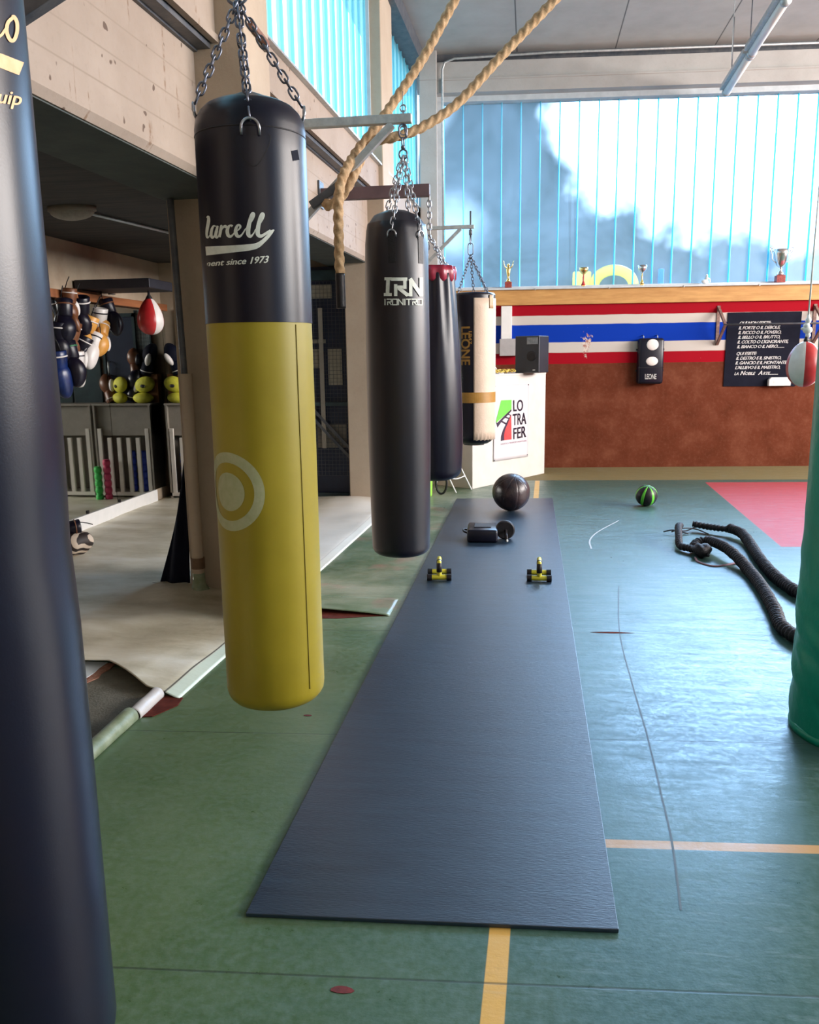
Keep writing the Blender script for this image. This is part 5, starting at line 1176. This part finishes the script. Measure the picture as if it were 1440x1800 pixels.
# push-up bars
def pushup(x, y, rz, lb):
    t = thing('push_up_bar', lb, 'push-up bar', (x, y, 0.012), rz, None)
    for k, yy in enumerate((-0.075, 0.075)):
        b = B(); b.tube([(-0.05,yy,0.022),(0.05,yy,0.022)], 0.018, 14); b.tube([(0,yy,0.022),(0,yy,0.08)], 0.016, 12)
        b.build('foot', YPLA, t, True, ang=50)
        for s_ in (-1, 1):
            b = B(); b.tube([(0.05*s_,yy,0.022),(0.082*s_,yy,0.022)], 0.022, 14); b.build('rubber_cap', BRUB, t, True, ang=50)
    b = B(); b.tube(smooth_path([V((0,-0.075,0.075)), V((0,-0.072,0.105)), V((0,-0.05,0.122)), V((0,0.05,0.122)), V((0,0.072,0.105)), V((0,0.075,0.075))]), 0.016, 12); b.build('handle_frame', YPLA, t, True)
    b = B(); b.tube([(0,-0.082,0.06),(0,-0.078,0.105),(0,-0.04,0.125)], 0.0185, 12); b.build('grip', BRUB, t, True)
p = gp(768, 1024); pushup(p.x+0.008, p.y+0.09, 0.10, 'yellow push-up bar with black end caps on the left edge of the mat')
p = gp(948, 1026); pushup(p.x, p.y+0.09, 0.0, 'yellow push-up bar with black end caps on the right edge of the mat')
# battle rope in a dark ribbed sleeve
def sleeve(pts, r, name, lb):
    P = smooth_path(pts, 12); out = [P[0]]; acc = 0; step = 0.006
    for a_, c_ in zip(P, P[1:]):
        L_ = (c_-a_).length
        while acc+L_ >= step:
            a_ = a_.lerp(c_, (step-acc)/L_); out.append(a_.copy()); L_ = (c_-a_).length; acc = 0
        acc += L_
    rr = [r*(1+0.13*math.sin(i*1.15)+0.10*noise.noise(V((i*0.11, 0, r*9)))) for i in range(len(out))]
    b = B(); b.tube(out, rr, 14); return b
t = thing('battle_rope', 'black ribbed battle rope looped on the floor and ending behind the teal pad', 'battle rope', (1.45, 6.5, 0))
ro = V(t.location)
RM = mat('rope_sleeve', (0.004, 0.004, 0.009), 0.55, (0.013, 0.010, 0.016), 30, 0.5, 120, spec=0.35)
b = sleeve([V(p)-ro+V((0,0,0.04)) for p in [(1.72,4.95,0),(1.65,5.22,0),(1.63,5.5,0),(1.64,5.80,0),(1.67,6.15,0),(1.71,6.5,0),(1.72,6.82,0.02),(1.66,6.98,0.03)]], 0.037, '', ''); b.build('sleeve', RM, t, True)
b = sleeve([V(p)-ro+V((0,0,0.035)) for p in [(1.68,6.98,0.02),(1.58,7.04,0.02),(1.48,7.12,0.02),(1.40,7.16,0.03)]], 0.026, '', ''); b.build('sleeve', RM, t, True)
b = sleeve([V(p)-ro+V((0,0,0.04)) for p in [(1.50,4.20,0),(1.40,4.32,0),(1.37,4.5,0),(1.41,4.75,0),(1.44,4.98,0),(1.48,5.35,0),(1.50,5.72,0),(1.48,5.98,0.03),(1.44,6.2,0.05),(1.38,6.42,0.04),(1.30,6.42,0.02),(1.25,6.32,0)]], 0.036, '', ''); b.build('sleeve', RM, t, True)
b = sleeve([V(p)-ro+V((0,0,0.03)) for p in [(1.28,6.22,0.02),(1.22,6.34,0.01),(1.17,6.42,0.01),(1.19,6.6,0.05),(1.23,6.85,0.07),(1.27,7.0,0.05)]], 0.026, '', ''); b.build('handle', RM, t, True)
b = B(); b.ball((1.29-ro.x, 6.22-ro.y, 0.05), (0.07,0.08,0.055), 16, 10, deform=lambda q, p: q*(1+0.15*math.sin(p.x*7+p.z*5))); b.build('knot', RM, t, True)
b = B()
for pp in ([(1.20,6.98,0.03),(1.3,7.03,0.05),(1.42,7.1,0.03),(1.5,7.0,0.01)], [(1.24,6.9,0.06),(1.34,7.08,0.02),(1.46,7.18,0.05)], [(1.14,7.02,0.02),(1.22,7.0,0.04),(1.34,7.0,0.01)]): b.tube(smooth_path([V(p)-ro for p in pp]), 0.006, 6)
b.build('lashing', RM, t, True)
b = B(); b.tube(smooth_path([V(p)-ro for p in [(1.24,6.18,0.004),(1.24,6.04,0.004),(1.32,5.93,0.004),(1.42,5.98,0.004),(1.5,6.02,0.01)]]), 0.008, 8); b.build('strap', mat('pinkish_strap',(0.30,0.16,0.20),0.5,(0.35,0.2,0.25),20), t, True)

# double-end ball hung by white cord
t = thing('double_end_ball', 'red and white ball hanging on a knotted white cord at the right', 'ball', (1.915, 6.2, 1.412))
n = 6; colsD = [REDL, WHTL]*3
for k in range(n):
    a0_, a1_ = 2*PI*k/n, 2*PI*(k+1)/n
    b = B(); b.grid(lambda u, v: (lambda th, a: V((math.cos(th)*math.cos(a)*0.118*(1-0.10*math.sin(th)), math.cos(th)*math.sin(a)*0.118*(1-0.10*math.sin(th)), math.sin(th)*0.158)))(-PI/2+PI*v, a0_+(a1_-a0_)*u+2.35), 10, 20); b.build('panel', colsD[k], t, True)
b = B(); b.tube([(0,0,0.15),(0.004,0,0.34)], 0.009, 8); b.tube([(0.004,0,0.3),(0.012,0,1.2),(0.02,0,3.79)], 0.006, 8); b.ball((0.005,0,0.235), (0.032,0.03,0.026), 14, 10); b.ball((-0.004,0,0.265), (0.024,0.024,0.018), 12, 8); b.ball((0.01,0,0.20), (0.018,0.018,0.02), 12, 8); b.ball((-0.022,0,0.245), (0.02,0.012,0.012), 10, 8); b.ball((0.005,0,0.30), (0.02,0.02,0.024), 12, 8); b.build('cord', WPL, t, True)['label'] = 'knotted white cord'
b = B(); b.lathe([(0.02,0.145),(0.014,0.175),(0.008,0.19)], 12); b.build('neck', BRUB, t, True)
toD = math.atan2(-6.2, -1.915)
vs, fs = text_mesh('LEONE', 1.0, 0, 0.03); b = flat_print(vs, fs, lambda u, v: rotv(toD+1.05-0.0-v*0.16, 0.120*math.cos((u*0.042-0.075)/0.158)*1.0)+V((0,0,-0.085+u*0.042)), 0.4); b.build('lettering', INK, t)

# teal padded post at the right edge
gx = gp(1397, 1290); t = thing('padded_post', 'teal vinyl padded post cover at the right edge of the hall', 'post pad', (gx.x+0.275, gx.y+0.05, 0))
TR = 0.27
def tealr(a, z):
    return 1+0.012*noise.noise(V((math.cos(a)*1.5, math.sin(a)*1.5, z*1.2)))+0.02*math.exp(-((z-0.40)/0.32)**2)*noise.noise(V((a*1.6, z*14+a*2.0, 4)))*3.6+0.02*math.exp(-((z-0.35)/0.25)**2)
b = B(); b.lathe([(0.05,0.0),(TR-0.015,0.0)]+[(TR, 0.02+k*0.02) for k in range(112)]+[(TR-0.03, 2.28),(0.05,2.28)], 96, mod=tealr); b.build('vinyl_cover', TEAL, t, True, ang=60)
b = B(); b.lathe([(TR+0.004,0.0),(TR+0.006,0.02),(TR,0.035)], 64); b.build('hem', TEAL, t, True)
b = B(); b.tube([(0,0,2.28),(0,0,5.2)], 0.06, 16); b.build('steel_post', WPL, t, True)

# ------------------------------------------------------------------ marks and trimmings belong to the part they sit on
SUBS = {'punching_bag': [(('lettering', 'stitching', 'care_label'), 'top_sleeve', 'body'), (('target_ring', 'logo', 'tape_band', 'panel', 'seam'), 'body', 'body')],
        'trophy': [(('handle',), 'cup', 'cup')], 'wall_pad': [(('lettering', 'target_disc', 'seam', 'side_tab'), 'cushion', 'cushion')],
        'wall_poster': [(('verses',), 'sheet', 'sheet')], 'banner': [(('logo', 'lettering', 'pin'), 'sheet', 'sheet')],
        'boxing_glove': [(('piping', 'lace'), 'cuff', 'cuff')], 'wall_mirror': [(('mirror_clip',), 'kick_board', 'kick_board')],
        'junction_box': [(('label',), 'case', 'case')], 'medicine_ball': [], 'dark_door': [(('handle',), 'leaf', 'leaf')],
        'climbing_rope': [(('whipping',), 'rope', 'rope')]}
for root in [o for o in COL.objects if o.parent is None and o.type == 'EMPTY']:
    kids = list(root.children); base = root.name.split('.')[0]
    for names, first, second in SUBS.get(base, []):
        host = next((k for k in kids if k.name.split('.')[0] == first), None) or next((k for k in kids if k.name.split('.')[0] == second), None)
        if host is None: continue
        for k in kids:
            if k.name.split('.')[0] in names and k is not host: k.parent = host
    if base == 'push_up_bar':
        feet = [k for k in kids if k.name.split('.')[0] == 'foot']; caps = [k for k in kids if k.name.split('.')[0] == 'rubber_cap']
        for i, k in enumerate(caps): k.parent = feet[min(i//2, len(feet)-1)]
